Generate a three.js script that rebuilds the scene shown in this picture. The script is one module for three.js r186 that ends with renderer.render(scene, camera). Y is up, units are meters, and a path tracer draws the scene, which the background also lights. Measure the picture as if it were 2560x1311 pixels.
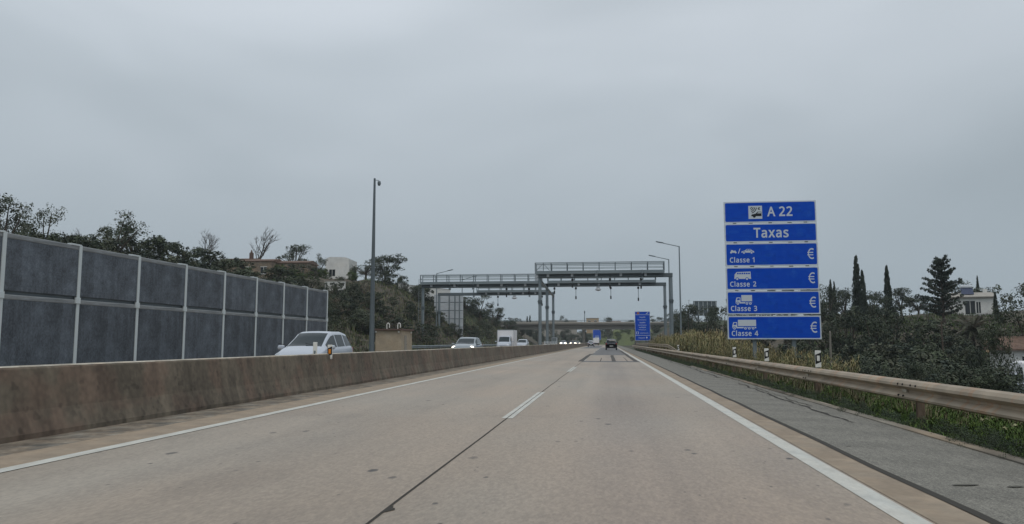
import * as THREE from 'three';
import { mergeGeometries, toCreasedNormals } from 'three/addons/utils/BufferGeometryUtils.js';
import { RoundedBoxGeometry } from 'three/addons/geometries/RoundedBoxGeometry.js';

// ------------------------------------------------------------ camera, sky, sun, exposure
// X is right of the camera, Z is metres ahead along the road (world -z), Y is up
const scene = new THREE.Scene();
const camera = new THREE.PerspectiveCamera(37.16, 1024 / 524, 0.1, 4000);
camera.position.set(0, 1.2, 0);
camera.rotation.order = 'YXZ';
camera.rotation.set(5.87 * Math.PI / 180, 6.98 * Math.PI / 180, 0);
const renderer = new THREE.WebGLRenderer({ antialias: true });
renderer.toneMapping = THREE.LinearToneMapping;
renderer.toneMappingExposure = 1.0;
renderer.shadowMap.enabled = true;

function rngOf(seed) { let s = seed >>> 0; return () => { s = (s + 0x6D2B79F5) >>> 0; let t = s; t = Math.imul(t ^ (t >>> 15), t | 1); t ^= t + Math.imul(t ^ (t >>> 7), t | 61); return ((t ^ (t >>> 14)) >>> 0) / 4294967296; }; }
const clamp = (v, a, b) => Math.min(b, Math.max(a, v));
const mix = (a, b, t) => a + (b - a) * t;
const sm = (a, b, v) => { const t = clamp((v - a) / (b - a), 0, 1); return t * t * (3 - 2 * t); };
// value noise that tiles with period p (integers)
const perm = (() => { const r = rngOf(7), a = []; for (let i = 0; i < 4096; i++) a.push(r()); return a; })();
const lat = (x, y, s) => perm[((x * 374761 + y * 668265 + s * 974711) >>> 0) % 4096 ^ ((x * 31 + y * 17) & 1023)] ?? 0.5;
function vnoise(x, y, px, py, s) {
  const x0 = Math.floor(x), y0 = Math.floor(y), fx = x - x0, fy = y - y0;
  const u = fx * fx * (3 - 2 * fx), v = fy * fy * (3 - 2 * fy), w = (a, p) => ((a % p) + p) % p;
  const xa = w(x0, px), xb = w(x0 + 1, px), ya = w(y0, py), yb = w(y0 + 1, py);
  return mix(mix(lat(xa, ya, s), lat(xb, ya, s), u), mix(lat(xa, yb, s), lat(xb, yb, s), u), v);
}
function fbm(x, y, px, py, oct, s = 0) { let a = 0.5, t = 0, n = 0; for (let i = 0; i < oct; i++) { t += a * vnoise(x, y, px, py, s + i * 13); n += a; a *= 0.5; x *= 2; y *= 2; px *= 2; py *= 2; } return t / n; }

{ // overcast sky: even grey-blue cloud deck, a little lighter towards the zenith and the hidden sun
  const W = 1024, H = 512, d = new Float32Array(W * H * 4);
  const sun = new THREE.Vector3(0.15, 0.88, 0.44).normalize(), v = new THREE.Vector3();
  for (let j = 0; j < H; j++) for (let i = 0; i < W; i++) {
    const el = ((j + 0.5) / H - 0.5) * Math.PI, az = ((i + 0.5) / W - 0.5) * 2 * Math.PI;
    v.set(Math.cos(el) * Math.cos(az), Math.sin(el), Math.cos(el) * Math.sin(az));
    const s = Math.max(0, Math.sin(el));
    const glow = Math.max(0, v.dot(sun));
    const warp = fbm(i / W * 6, j / H * 6, 6, 12, 3, 91);
    const n = fbm(i / W * 16 + warp * 1.4, j / H * 20 + warp * 2.2, 16, 20, 4, 40) - 0.5;
    const n2 = fbm(i / W * 5, j / H * 9, 5, 9, 3, 11) - 0.5;
    const lum = (0.350 + 0.56 * s / (1 + 0.7 * s) + 0.10 * Math.pow(glow, 3)) * (1 + (0.42 * n + 0.30 * n2) * sm(0.02, 0.22, s));
    const t = clamp(s * 1.8 + n * 0.5, 0, 1);
    const k = (j * W + i) * 4;
    d[k] = lum * mix(0.92, 0.985, t); d[k + 1] = lum * mix(1.09, 1.068, t); d[k + 2] = lum * mix(1.215, 1.165, t); d[k + 3] = 1;
  }
  const tex = new THREE.DataTexture(d, W, H, THREE.RGBAFormat, THREE.FloatType);
  tex.mapping = THREE.EquirectangularReflectionMapping; tex.magFilter = THREE.LinearFilter; tex.minFilter = THREE.LinearFilter; tex.needsUpdate = true;
  scene.background = tex; scene.environment = tex;
}
const sun = new THREE.DirectionalLight(0xfff4e6, 0.75);
sun.position.set(40, 240, 60); sun.target.position.set(0, 0, -60);
sun.shadow.radius = 45; sun.castShadow = true; sun.shadow.mapSize.set(4096, 4096);
Object.assign(sun.shadow.camera, { left: -200, right: 200, top: 200, bottom: -200, near: 1, far: 700 });
scene.add(sun, sun.target);

// ------------------------------------------------------------ helpers
const taken = {};
function numbered(n) { taken[n] = (taken[n] ?? -1) + 1; return taken[n] ? n + '_' + String(taken[n]).padStart(3, '0') : n; }
const V = (X, Y, Z) => new THREE.Vector3(X, Y, -Z);
function thing(name, label, category, pos = [0, 0, 0], turn = 0, group) {
  const o = new THREE.Group(); o.name = numbered(name); scene.add(o);
  o.position.set(pos[0], pos[1], -pos[2]); o.rotation.y = turn;
  o.userData = { label, category }; if (group) o.userData.group = group;
  return o;
}
function part(name, geo, mat, parent, label) {
  const g = Array.isArray(geo) ? (geo.length > 1 ? mergeGeometries(geo.map((x) => x.index ? x.toNonIndexed() : x)) : geo[0]) : geo;
  const m = new THREE.Mesh(g, mat); m.name = name; parent.add(m); if (label) m.userData.label = label; return m;
}
function struct(name, geo, mat) { const m = part(numbered(name), geo, mat, scene); m.userData.kind = 'structure'; return m; }
function dup(root, pos, turn, label, group) {
  const r = root.clone(); r.name = numbered(root.name.replace(/_\d{3}$/, '')); scene.add(r);
  r.position.set(pos[0], pos[1], -pos[2]); r.rotation.y = turn ?? root.rotation.y;
  r.userData = { ...root.userData }; if (label) r.userData.label = label; if (group) r.userData.group = group; return r;
}
const box = (w, h, d, x = 0, y = 0, z = 0) => new THREE.BoxGeometry(w, h, d).translate(x, y, z);
const rbox = (w, h, d, r, x = 0, y = 0, z = 0, seg = 2) => new RoundedBoxGeometry(w, h, d, seg, r).translate(x, y, z);
const cyl = (r0, r1, h, x = 0, y = 0, z = 0, n = 12) => new THREE.CylinderGeometry(r1, r0, h, n).translate(x, y + h / 2, z);
const UP = new THREE.Vector3(0, 1, 0);
function limb(a, b, ra, rb, n = 6, open = true) {
  const d = b.clone().sub(a), g = new THREE.CylinderGeometry(rb, ra, d.length(), n, 1, open);
  g.applyQuaternion(new THREE.Quaternion().setFromUnitVectors(UP, d.clone().normalize()));
  return g.translate((a.x + b.x) / 2, (a.y + b.y) / 2, (a.z + b.z) / 2);
}
const P3 = (x, y, z) => new THREE.Vector3(x, y, z);
function dataTex(w, h, fn, srgb = true, repX = 1, repY = 1) {
  const d = new Uint8Array(w * h * 4);
  for (let j = 0; j < h; j++) for (let i = 0; i < w; i++) { const c = fn(i / w, j / h, i, j), k = (j * w + i) * 4; d[k] = clamp(c[0], 0, 255); d[k + 1] = clamp(c[1], 0, 255); d[k + 2] = clamp(c[2], 0, 255); d[k + 3] = 255; }
  const t = new THREE.DataTexture(d, w, h, THREE.RGBAFormat); t.wrapS = t.wrapT = THREE.RepeatWrapping; t.repeat.set(repX, repY);
  t.magFilter = THREE.LinearFilter; t.minFilter = THREE.LinearMipmapLinearFilter; t.generateMipmaps = true; if (srgb) t.colorSpace = THREE.SRGBColorSpace; t.needsUpdate = true; return t;
}
const std = (color, roughness = 0.8, metalness = 0, extra = {}) => new THREE.MeshStandardMaterial({ color, roughness, metalness, ...extra });

// ------------------------------------------------------------ materials
const grainTex = dataTex(256, 256, (u, v) => { const n = fbm(u * 16, v * 16, 16, 16, 4, 3); const k = 128 + (n - 0.5) * 180; return [k, k, k]; }, false);
const mottle = (r, g, b, amt, seed, per = 6, w = 256) => dataTex(w, w, (u, v) => {
  const n = fbm(u * per, v * per, per, per, 5, seed) - 0.5, m = fbm(u * per * 5, v * per * 5, per * 5, per * 5, 3, seed + 5) - 0.5, q = fbm(u * per, v * per, per, per, 3, seed + 9) - 0.5;
  const k = 1 + amt * (n * 1.4 + m * 0.7); return [r * k * (1 + q * amt * 0.22), g * k, b * k * (1 - q * amt * 0.22)];
});
// concrete carriageway: 8.9 m across, 48 m along, worn wheel tracks, rust-pink and olive patches, small pits
const roadRng = rngOf(55), pits = [];
for (let i = 0; i < 560; i++) pits.push([roadRng(), roadRng(), 0.0008 + 0.0030 * roadRng() ** 4, 0.3 + 0.6 * roadRng()]);
const roadW = 1024, roadH = 2048;
const pitMap = new Float32Array(roadW * roadH);
for (const [pu, pv, pr, dk] of pits) {
  const rx = Math.max(1, pr * roadW * 1.6), ry = Math.max(1, pr * roadH * 0.55), cx0 = pu * roadW, cy0 = pv * roadH;
  for (let j = -Math.ceil(ry); j <= ry; j++) for (let i = -Math.ceil(rx); i <= rx; i++) {
    const e = (i / rx) ** 2 + (j / ry) ** 2 + 0.5 * (perm[(i * 7 + j * 13 + 999) & 4095] - 0.5); if (e > 1) continue;
    const X = ((Math.round(cx0 + i) % roadW) + roadW) % roadW, Y = ((Math.round(cy0 + j) % roadH) + roadH) % roadH; pitMap[Y * roadW + X] = Math.max(pitMap[Y * roadW + X], dk * (1 - e * 0.5));
  }
}
const concreteTex = dataTex(roadW, roadH, (u, v, i, j) => {
  const a = fbm(u * 4, v * 9, 4, 9, 4, 21) - 0.5, st = fbm(u * 40, v * 6, 40, 6, 4, 33) - 0.5, f = fbm(u * 420, v * 900, 420, 900, 2, 70) - 0.5 + 0.5 * (perm[(i * 131 + j * 977 + ((i * j) >> 3)) & 4095] - 0.5), blot = fbm(u * 9, v * 30, 9, 30, 3, 47), q = fbm(u * 5, v * 12, 5, 12, 3, 81) - 0.5;
  const X = u * 8.9 - 6.35;              // metres from the camera's line
  const oil = Math.exp(-(((X - 0.25) / 0.75) ** 2)) * (0.6 + 0.8 * fbm(u * 6, v * 8, 6, 8, 3, 5));  // dark oil drip strip along the middle of the lane
  const oil2 = Math.exp(-(((X + 3.7) / 0.8) ** 2)) * 0.5;
  const tyre = [-4.5, -2.85, -0.5, 1.05].reduce((q, c) => q + Math.exp(-(((X - c) / 0.28) ** 2)), 0) * (0.5 + fbm(u * 12, v * 20, 12, 20, 3, 58));
  let k = 1 + a * 0.15 + st * 0.09 + f * 0.20 + tyre * 0.028 - sm(0.62, 0.8, blot) * 0.05 - oil * 0.075 - oil2 * 0.05;
  k *= 1 - 0.68 * pitMap[j * roadW + i];
  return [151 * k * (1 + q * 0.06), 138 * k, 122 * k * (1 - q * 0.05 + oil * 0.02)];
});
const M = {
  concrete: new THREE.MeshStandardMaterial({ map: concreteTex, roughness: 0.5, bumpMap: grainTex, bumpScale: 0.002 }),
  tan: new THREE.MeshStandardMaterial({ map: mottle(148, 134, 116, 0.16, 61, 8), roughness: 0.9 }),
  asphalt: new THREE.MeshStandardMaterial({ map: dataTex(1024, 1024, (u, v) => { const n = fbm(u * 5, v * 5, 5, 5, 4, 12) - 0.5, f = fbm(u * 300, v * 300, 300, 300, 2, 4) - 0.5 + 0.6 * (perm[(Math.floor(u * 1024) * 131 + Math.floor(v * 1024) * 977) & 4095] - 0.5), st = fbm(u * 90, v * 22, 90, 22, 3, 14) - 0.5; const k = 1 + n * 0.22 + f * 0.62 + st * 0.22; return [114 * k, 112 * k, 104 * k]; }), roughness: 0.92 }),
  darkAsphalt: new THREE.MeshStandardMaterial({ map: mottle(112, 112, 112, 0.28, 19, 7), roughness: 0.9 }),
  seal: std(0x45423d, 0.8),
  joint: std(0x36332d, 0.95),
  paint: new THREE.MeshStandardMaterial({ map: mottle(188, 188, 180, 0.12, 77, 10), roughness: 0.75 }),
  dirt: new THREE.MeshStandardMaterial({ map: mottle(116, 108, 96, 0.55, 88, 9), roughness: 1 }),
  barrier: new THREE.MeshStandardMaterial({ map: dataTex(2048, 256, (u, v) => {
    const a = fbm(u * 22, v * 3, 22, 3, 4, 5) - 0.5, st = fbm(u * 120, v * 3, 120, 3, 4, 8) - 0.5, red = sm(0.5, 0.68, fbm(u * 36, v * 5, 36, 5, 3, 31)), f = fbm(u * 380, v * 46, 380, 46, 2, 6) - 0.5, sp = sm(0.70, 0.78, fbm(u * 150, v * 22, 150, 22, 3, 17));
    const k = 1 + a * 0.36 + st * 0.46 + f * 0.24 - sp * 0.14; return [(100 + red * 4) * k, (92 - red * 2) * k, (80 - red * 2) * k];
  }), roughness: 0.95, bumpMap: grainTex, bumpScale: 0.004 }),
  barrierTop: new THREE.MeshStandardMaterial({ map: mottle(168, 162, 148, 0.40, 44, 9), roughness: 0.95 }),
  galv: new THREE.MeshStandardMaterial({ map: mottle(122, 132, 136, 0.16, 23, 5), roughness: 0.55, metalness: 0.35 }),
  galvDark: new THREE.MeshStandardMaterial({ map: mottle(92, 102, 107, 0.18, 29, 5), roughness: 0.6, metalness: 0.3 }),
  postLight: std(0xc2cacc, 0.6, 0.0),
  panel: new THREE.MeshStandardMaterial({ map: dataTex(512, 256, (u, v) => { const n = fbm(u * 5, v * 3, 5, 3, 4, 3) - 0.5, f = fbm(u * 90, v * 40, 90, 40, 2, 9) - 0.5, s = fbm(u * 30, v * 2, 30, 2, 3, 15) - 0.5; const k = 1 + n * 0.62 + f * 0.34 + s * 0.26; return [88 * k, 95 * k, 103 * k]; }), roughness: 0.95, bumpMap: grainTex, bumpScale: 0.01 }),
  panelEdge: new THREE.MeshStandardMaterial({ map: mottle(128, 132, 134, 0.3, 67, 7), roughness: 0.95 }),
  rail: new THREE.MeshStandardMaterial({ map: dataTex(1024, 128, (u, v) => { const n = fbm(u * 18, v * 3, 18, 3, 4, 2) - 0.5, s = fbm(u * 10, v * 14, 10, 14, 3, 6) - 0.5, r = sm(0.55, 0.75, fbm(u * 40, v * 5, 40, 5, 3, 41)); const k = 1 + n * 0.24 + s * 0.18; return [(160 + r * 4) * k, (147 - r * 10) * k, (128 - r * 16) * k]; }), roughness: 0.62, metalness: 0.15 }),
  railPost: new THREE.MeshStandardMaterial({ map: mottle(98, 84, 70, 0.4, 52, 6), roughness: 0.85 }),
  black: std(0x121315, 0.7), white: std(0xd8d8d2, 0.5), orange: std(0xd88010, 0.45),
  blue: std(0x0f3f92, 0.45), signBack: new THREE.MeshStandardMaterial({ map: mottle(186, 192, 197, 0.08, 25, 4), roughness: 0.6, metalness: 0.0 }),
  glass: new THREE.MeshPhysicalMaterial({ color: 0x18262a, roughness: 0.1, metalness: 0, ior: 1.4 }),
  carWhite: new THREE.MeshPhysicalMaterial({ color: 0xb0b8c3, roughness: 0.35, clearcoat: 1, clearcoatRoughness: 0.05 }),
  carSilver: new THREE.MeshPhysicalMaterial({ color: 0x8b9499, roughness: 0.35, metalness: 0.5, clearcoat: 1, clearcoatRoughness: 0.06 }),
  carDark: new THREE.MeshPhysicalMaterial({ color: 0x22242c, roughness: 0.35, metalness: 0.3, clearcoat: 1, clearcoatRoughness: 0.06 }),
  carBlue: new THREE.MeshPhysicalMaterial({ color: 0x57646c, roughness: 0.35, metalness: 0.4, clearcoat: 1, clearcoatRoughness: 0.06 }),
  tyre: std(0x17181a, 0.9), rim: std(0x8d9296, 0.4, 0.6), plastic: std(0x1c1d1f, 0.7), tail: std(0x8a1414, 0.3), pot: std(0x58574f, 0.95), boxWhite: std(0xe2e2e4, 0.5),
  lampOn: new THREE.MeshStandardMaterial({ color: 0xffffff, emissive: 0xfff2d8, emissiveIntensity: 3.2, roughness: 0.2 }),
  lensOff: std(0xaeb6ba, 0.15, 0.2),
  bark: new THREE.MeshStandardMaterial({ map: mottle(84, 76, 68, 0.5, 35, 6), roughness: 1 }),
  barkPale: new THREE.MeshStandardMaterial({ map: mottle(78, 74, 70, 0.4, 36, 6), roughness: 1 }),
  leaf: new THREE.MeshStandardMaterial({ vertexColors: true, roughness: 0.85, side: THREE.DoubleSide }),
  plasterWhite: new THREE.MeshStandardMaterial({ map: mottle(208, 208, 204, 0.10, 13, 4), roughness: 0.9 }),
  plasterOld: new THREE.MeshStandardMaterial({ map: mottle(132, 118, 102, 0.4, 14, 6), roughness: 1 }),
  tile: new THREE.MeshStandardMaterial({ map: mottle(108, 88, 76, 0.4, 15, 9), roughness: 0.95 }),
  cabin: new THREE.MeshStandardMaterial({ map: mottle(164, 150, 129, 0.14, 16, 4), roughness: 0.9 }),
  cabinSide: std(0x918b80, 0.9), roofBrown: std(0x5d4a42, 0.9),
  deck: new THREE.MeshStandardMaterial({ map: mottle(112, 110, 104, 0.3, 18, 5), roughness: 0.95 }),
  parapet: new THREE.MeshStandardMaterial({ map: mottle(160, 156, 148, 0.2, 20, 5), roughness: 0.95 }),
  tanWall: std(0xb0987a, 0.95), windowDark: std(0x23282b, 0.25), solar: std(0x2a3550, 0.2, 0.2), stick: std(0x7a766e, 0.9),
};
// ------------------------------------------------------------ terrain and road
const cx = (Z) => Z < 280 ? 0 : -((Z - 280) ** 2) / 1200;       // the road bends left beyond the bridge
function groundY(X, Z) {
  const u = X - cx(Math.min(Z, 620));
  let y = -0.06;
  const bump = 0.35 * Math.sin(X * 0.19 + 1.7 + Z * 0.05) * Math.sin(Z * 0.13 + X * 0.07) + 0.25 * Math.sin(X * 0.43 - Z * 0.21) + 0.15 * Math.sin(X * 0.9 + Z * 0.7);
  if (u < -24.5) {
    const d = -24.5 - u, w = mix(24, 15, sm(60, 130, Z)), t = clamp(d / w, 0, 1);
    const Pl = mix(mix(9, 12, sm(85, 145, Z)), 7.4, sm(195, 250, Z));
    y += Pl * (1.25 * t - 0.25 * t * t * t) + 0.05 * clamp(d - w, 0, 60) + bump * sm(0, 6, d);
  }
  if (u > 5.6) {
    const r = Math.hypot(u, Z), low = -3 * sm(6.6, 15, u) + 9 * sm(30, 150, r) * sm(10, 40, u) - 0.12 * sm(5.6, 6.6, u);
    const c = clamp(0.62 * (u - 8.5), 0, 7.4), w = sm(185, 250, Z);
    y += mix(low, c, w) + bump * sm(7, 14, u);
  }
  return y + 5 * sm(600, 1400, Z) ;
}
{ // one sheet to the horizon
  const axis = (lims) => { const a = []; for (const [a0, a1, st] of lims) for (let v = a0; v < a1 - 1e-6; v += st) a.push(v); return a; };
  const xs = axis([[-1500, -300, 100], [-300, -90, 15], [-90, -45, 3], [-45, -23, 1], [-23, 4.1, 3], [4.1, 16, 0.7], [16, 50, 2], [50, 110, 6], [110, 300, 19], [300, 1501, 100]]);
  const zs = axis([[-60, 0, 10], [0, 160, 1.6], [160, 300, 3], [300, 520, 5], [520, 700, 20], [700, 2501, 100]]);
  const pos = [], uv = [], col = [], idx = [];
  for (const z of zs) for (const x of xs) {
    const y = groundY(x, z); pos.push(x, y, -z); uv.push(x / 7, z / 7);
    const n = fbm(x * 0.06 + 50, z * 0.06 + 50, 4000, 4000, 4, 60), g = fbm(x * 0.2 + 90, z * 0.2 + 90, 4000, 4000, 3, 66);
    const green = sm(0.40, 0.60, n);
    let c = [mix(0.105, 0.050, green), mix(0.090, 0.066, green), mix(0.064, 0.030, green)];
    const u = x - cx(Math.min(z, 620)); if (z > 285 && u > 3) { const q = sm(285, 300, z) * sm(0.25, 0.45, n + 0.15) * sm(-9, -4, x); c = [mix(c[0], 0.115, q), mix(c[1], 0.145, q), mix(c[2], 0.036, q)]; }  // spring grass on the cutting past the bridge
    const k = 0.75 + 0.5 * g; col.push(c[0] * k, c[1] * k, c[2] * k);
  }
  const nx = xs.length;
  for (let j = 0; j < zs.length - 1; j++) for (let i = 0; i < nx - 1; i++) { const a = j * nx + i; idx.push(a, a + 1, a + nx, a + 1, a + nx + 1, a + nx); }
  const g = new THREE.BufferGeometry(); g.setAttribute('position', new THREE.Float32BufferAttribute(pos, 3)); g.setAttribute('uv', new THREE.Float32BufferAttribute(uv, 2)); g.setAttribute('color', new THREE.Float32BufferAttribute(col, 3)); g.setIndex(idx); g.computeVertexNormals();
  struct('ground', g, new THREE.MeshStandardMaterial({ vertexColors: true, map: mottle(225, 225, 225, 0.5, 92, 9), roughness: 1 }));
}
const zSteps = (z0, z1) => { const a = [z0]; let z = z0; while (z < z1) { z += z < 30 ? 2 : z < 270 ? 10 : 6; a.push(Math.min(z, z1)); } return a; };
function ribbon(x0, x1, y, z0, z1, su, sv, ou = 0, wob) {   // a strip along the road between two offsets; uv in repeats
  const zs = zSteps(z0, z1), pos = [], uv = [], idx = [];
  zs.forEach((z, i) => { const c = cx(z), w = wob ? wob(z) : 0; pos.push(x0 + c + w, y, -z, x1 + c + w, y, -z); uv.push((x0 - ou) * su, z * sv, (x1 - ou) * su, z * sv); if (i) { const a = i * 2 - 2; idx.push(a, a + 1, a + 2, a + 1, a + 3, a + 2); } });
  const g = new THREE.BufferGeometry(); g.setAttribute('position', new THREE.Float32BufferAttribute(pos, 3)); g.setAttribute('uv', new THREE.Float32BufferAttribute(uv, 2)); g.setIndex(idx); g.computeVertexNormals(); return g;
}
function profile(pts, z0, z1, su = 1 / 24) {              // sweep an open outline of [x, y] points along the road
  const zs = zSteps(z0, z1), pos = [], uv = [], idx = []; let L = [0]; for (let i = 1; i < pts.length; i++) L.push(L[i - 1] + Math.hypot(pts[i][0] - pts[i - 1][0], pts[i][1] - pts[i - 1][1]));
  for (let k = 0; k < pts.length - 1; k++) zs.forEach((z, i) => {
    const b = pos.length / 3; for (const q of [k, k + 1]) { pos.push(pts[q][0] + cx(z), pts[q][1], -z); uv.push(z * su, L[q] / 3); }
    if (i) idx.push(b - 2, b - 1, b, b - 1, b + 1, b);
  });
  const g = new THREE.BufferGeometry(); g.setAttribute('position', new THREE.Float32BufferAttribute(pos, 3)); g.setAttribute('uv', new THREE.Float32BufferAttribute(uv, 2)); g.setIndex(idx); g.computeVertexNormals(); return g;
}
const FAR = 640;
struct('carriageway', ribbon(-6.35, 2.52, 0, -6, FAR, 1 / 8.9, 1 / 48, -6.35), M.concrete);
struct('edge_strip', ribbon(2.15, 2.50, 0.004, -6, FAR, 0.5, 0.5), M.tan);
struct('edge_strip', ribbon(-6.36, -5.72, 0.004, -6, FAR, 0.5, 0.5), M.tan);
struct('hard_shoulder', ribbon(2.52, 4.05, -0.004, -6, FAR, 0.33, 0.33), M.asphalt);
struct('median_strip', ribbon(-7.3, -6.35, -0.008, -6, FAR, 0.4, 0.4), M.dirt);
struct('opposite_carriageway', ribbon(-19.8, -9.2, -0.004, -6, FAR, 1 / 8.9, 1 / 48), M.concrete);
struct('opposite_shoulder', ribbon(-22.4, -19.8, -0.01, -6, FAR, 0.33, 0.33), M.asphalt);
struct('edge_line', ribbon(1.93, 2.12, 0.004, -6, FAR, 1, 0.4), M.paint);
struct('edge_line', ribbon(-5.74, -5.56, 0.006, -6, FAR, 1, 0.4), M.paint);
struct('edge_line', ribbon(-9.95, -9.8, 0.003, -6, FAR, 1, 0.4), M.paint);
struct('edge_line', ribbon(-17.4, -17.2, 0.003, -6, FAR, 1, 0.4), M.paint);
for (let k = 0; k < 8; k++) for (const [a, b] of [[-1.685, -1.609], [-1.592, -1.51]]) struct('lane_dash', ribbon(a, b, 0.005, 12.4 + 19.6 * k, 18.9 + 19.6 * k, 1, 0.4), M.paint);
struct('lane_joint', ribbon(-1.612, -1.588, 0.003, -6, 300, 1, 1, 0, (z) => 0.006 * Math.sin(z * 1.9) + 0.004 * Math.sin(z * 5.3)), M.joint);
{ // a spalled corner on the joint
  const s = new THREE.Shape(); [[-0.03, -0.14], [0.01, -0.08], [0.045, -0.02], [0.035, 0.03], [0.012, 0.05], [0, 0.12], [-0.018, 0.04]].forEach(([x, y], i) => i ? s.lineTo(x, y) : s.moveTo(x, y));
  struct('joint_spall', new THREE.ShapeGeometry(s).rotateX(-Math.PI / 2).translate(-1.58, 0.0045, -5.62), M.joint);
}
struct('shoulder_joint', ribbon(2.48, 2.56, 0.008, -6, 260, 1, 1, 0, (z) => 0.018 * Math.sin(z * 1.3) + 0.012 * Math.sin(z * 3.1 + 1)), M.joint);
function crackGeo(x0, z0, z1, wd, amp, seed) {            // a ragged crack
  const r = rngOf(seed), pos = [], uv = [], idx = []; let x = x0, i = 0;
  for (let z = z0; z <= z1; z += 0.22, i++) { x += (r() - 0.5) * amp + (x0 - x) * 0.06; const w = wd * (0.25 + r()); pos.push(x - w, 0.004, -z, x + w, 0.004, -z); uv.push(0, z, 1, z); if (i) { const a = i * 2 - 2; idx.push(a, a + 1, a + 2, a + 1, a + 3, a + 2); } }
  const g = new THREE.BufferGeometry(); g.setAttribute('position', new THREE.Float32BufferAttribute(pos, 3)); g.setAttribute('uv', new THREE.Float32BufferAttribute(uv, 2)); g.setIndex(idx); g.computeVertexNormals(); return g;
}
struct('shoulder_crack', crackGeo(3.62, 12.4, 24, 0.028, 0.09, 3), M.joint);
struct('shoulder_crack', crackGeo(3.75, 27, 60, 0.034, 0.10, 4), M.joint);
struct('shoulder_crack', crackGeo(3.85, 15.5, 22, 0.012, 0.10, 9), M.joint);
for (const [x, z, w, d] of [[2.98, 7.15, 0.13, 0.035], [3.36, 7.12, 0.08, 0.03], [2.75, 9.6, 0.03, 0.02]]) struct('shoulder_pothole', new THREE.CircleGeometry(1, 9).scale(w, d, 1).rotateX(-Math.PI / 2).rotateY(0.25).translate(x, 0.0045, -z), M.pot);
struct('shoulder_kerb', profile([[4.05, -0.02], [4.05, 0.012], [4.10, 0.03], [4.2, 0.022], [4.26, -0.1]], 2, 40), M.dirt);
// toll sensor bay: saw-cut loops sealed with bitumen and darker resurfacing
struct('sensor_resurfacing', ribbon(-1.55, 1.9, 0.0035, 77, 178, 0.2, 0.2), M.darkAsphalt);
struct('sensor_resurfacing', ribbon(-5.5, -1.65, 0.0035, 150, 280, 0.2, 0.2), M.darkAsphalt);
for (const [z, e] of [[47.6, 50.2], [73, 79]]) struct('sensor_cut', ribbon(-1.6, 1.92, 0.007, z, e, 1, 1), M.darkAsphalt);
for (const [x, w, z0, z1] of [[-1.72, 0.16, 49, 80], [1.72, 0.14, 49, 110], [0.35, 0.13, 49, 72], [-0.5, 0.03, 49, 60], [1.2, 0.03, 49, 62]]) struct('sensor_cut', ribbon(x - w, x + w, 0.009, z0, z1, 1, 1, 0, (z) => 0.04 * Math.sin(z * 0.9)), M.seal);

// ------------------------------------------------------------ median barrier
{
  const t = thing('median_barrier', 'long stained brown concrete safety barrier along the middle of the motorway', 'barrier');
  const A = -6, B = 500;
  part('near_face', profile([[-7.19, -0.03], [-7.19, 0.06], [-7.28, 0.34], [-7.37, 0.86], [-7.39, 0.885]], A, B), M.barrier, t);
  part('near_lip', profile([[-7.39, 0.885], [-7.41, 0.895], [-7.62, 0.895], [-7.65, 0.86], [-7.65, 0.8]], A, B, 1 / 3), M.barrierTop, t, 'pale worn top edge of the barrier');
  part('infill', profile([[-7.65, 0.8], [-8.72, 0.72]], A, B, 1 / 3), M.dirt, t);
  part('far_lip', profile([[-8.72, 0.72], [-8.72, 0.76], [-8.75, 0.785], [-8.96, 0.785], [-8.99, 0.76]], A, B, 1 / 3), M.barrierTop, t);
  part('far_face', profile([[-8.99, 0.76], [-9.05, 0.30], [-9.18, 0.09], [-9.18, -0.03]], A, B), M.barrier, t);
}
// delineators
function delineator(pos, turn, style, label, group) {
  const t = thing('delineator', label, 'delineator', pos, turn, group);
  const w = 0.13, h = 0.38;
  part('backing', rbox(w, h, 0.03, 0.01, 0, h / 2, 0), M.white, t);
  if (style === 'plain') { part('bracket', box(0.05, 0.12, 0.04, 0, 0.06, 0.03), M.galv, t); return t; }
  const s = new THREE.Shape(); s.moveTo(-w / 2 + 0.002, 0.07); s.lineTo(w / 2 - 0.002, 0.125); s.lineTo(w / 2 - 0.002, 0.335); s.lineTo(-w / 2 + 0.002, 0.285); s.closePath();
  part('dark_band', new THREE.ShapeGeometry(s).translate(0, 0, 0.0185), M.black, t);
  part('reflector', rbox(0.062, 0.12, 0.008, 0.003, 0, 0.205, 0.024, 1), style === 'orange' ? M.orange : M.white, t);
  part('bracket', box(0.05, 0.10, 0.04, 0, 0.04, -0.03), M.galv, t);
  return t;
}
delineator([-7.37, 0.75, 20.2], 0, 'orange', 'black banded delineator with orange reflector on the concrete barrier', 'delineators');
delineator([-8.9, 0.82, 23.1], 0, 'plain', 'plain pale back of a delineator on the barrier beside the white hatchback', 'delineators');
delineator([4.72, 0.63, 18.5], 0, 'white', 'largest white and black delineator on the guardrail, under the right end of the toll sign', 'delineators');
delineator([4.72, 0.63, 24.3], 0, 'white', 'white and black delineator on the guardrail, left of the toll sign posts', 'delineators');
delineator([4.72, 0.63, 30.3], 0, 'white', 'white and black delineator on the guardrail, below the left end of the toll sign', 'delineators');
delineator([4.72, 0.63, 54], 0, 'white', 'tiny delineator in the reeds at the end of the upper guardrail', 'delineators');

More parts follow.
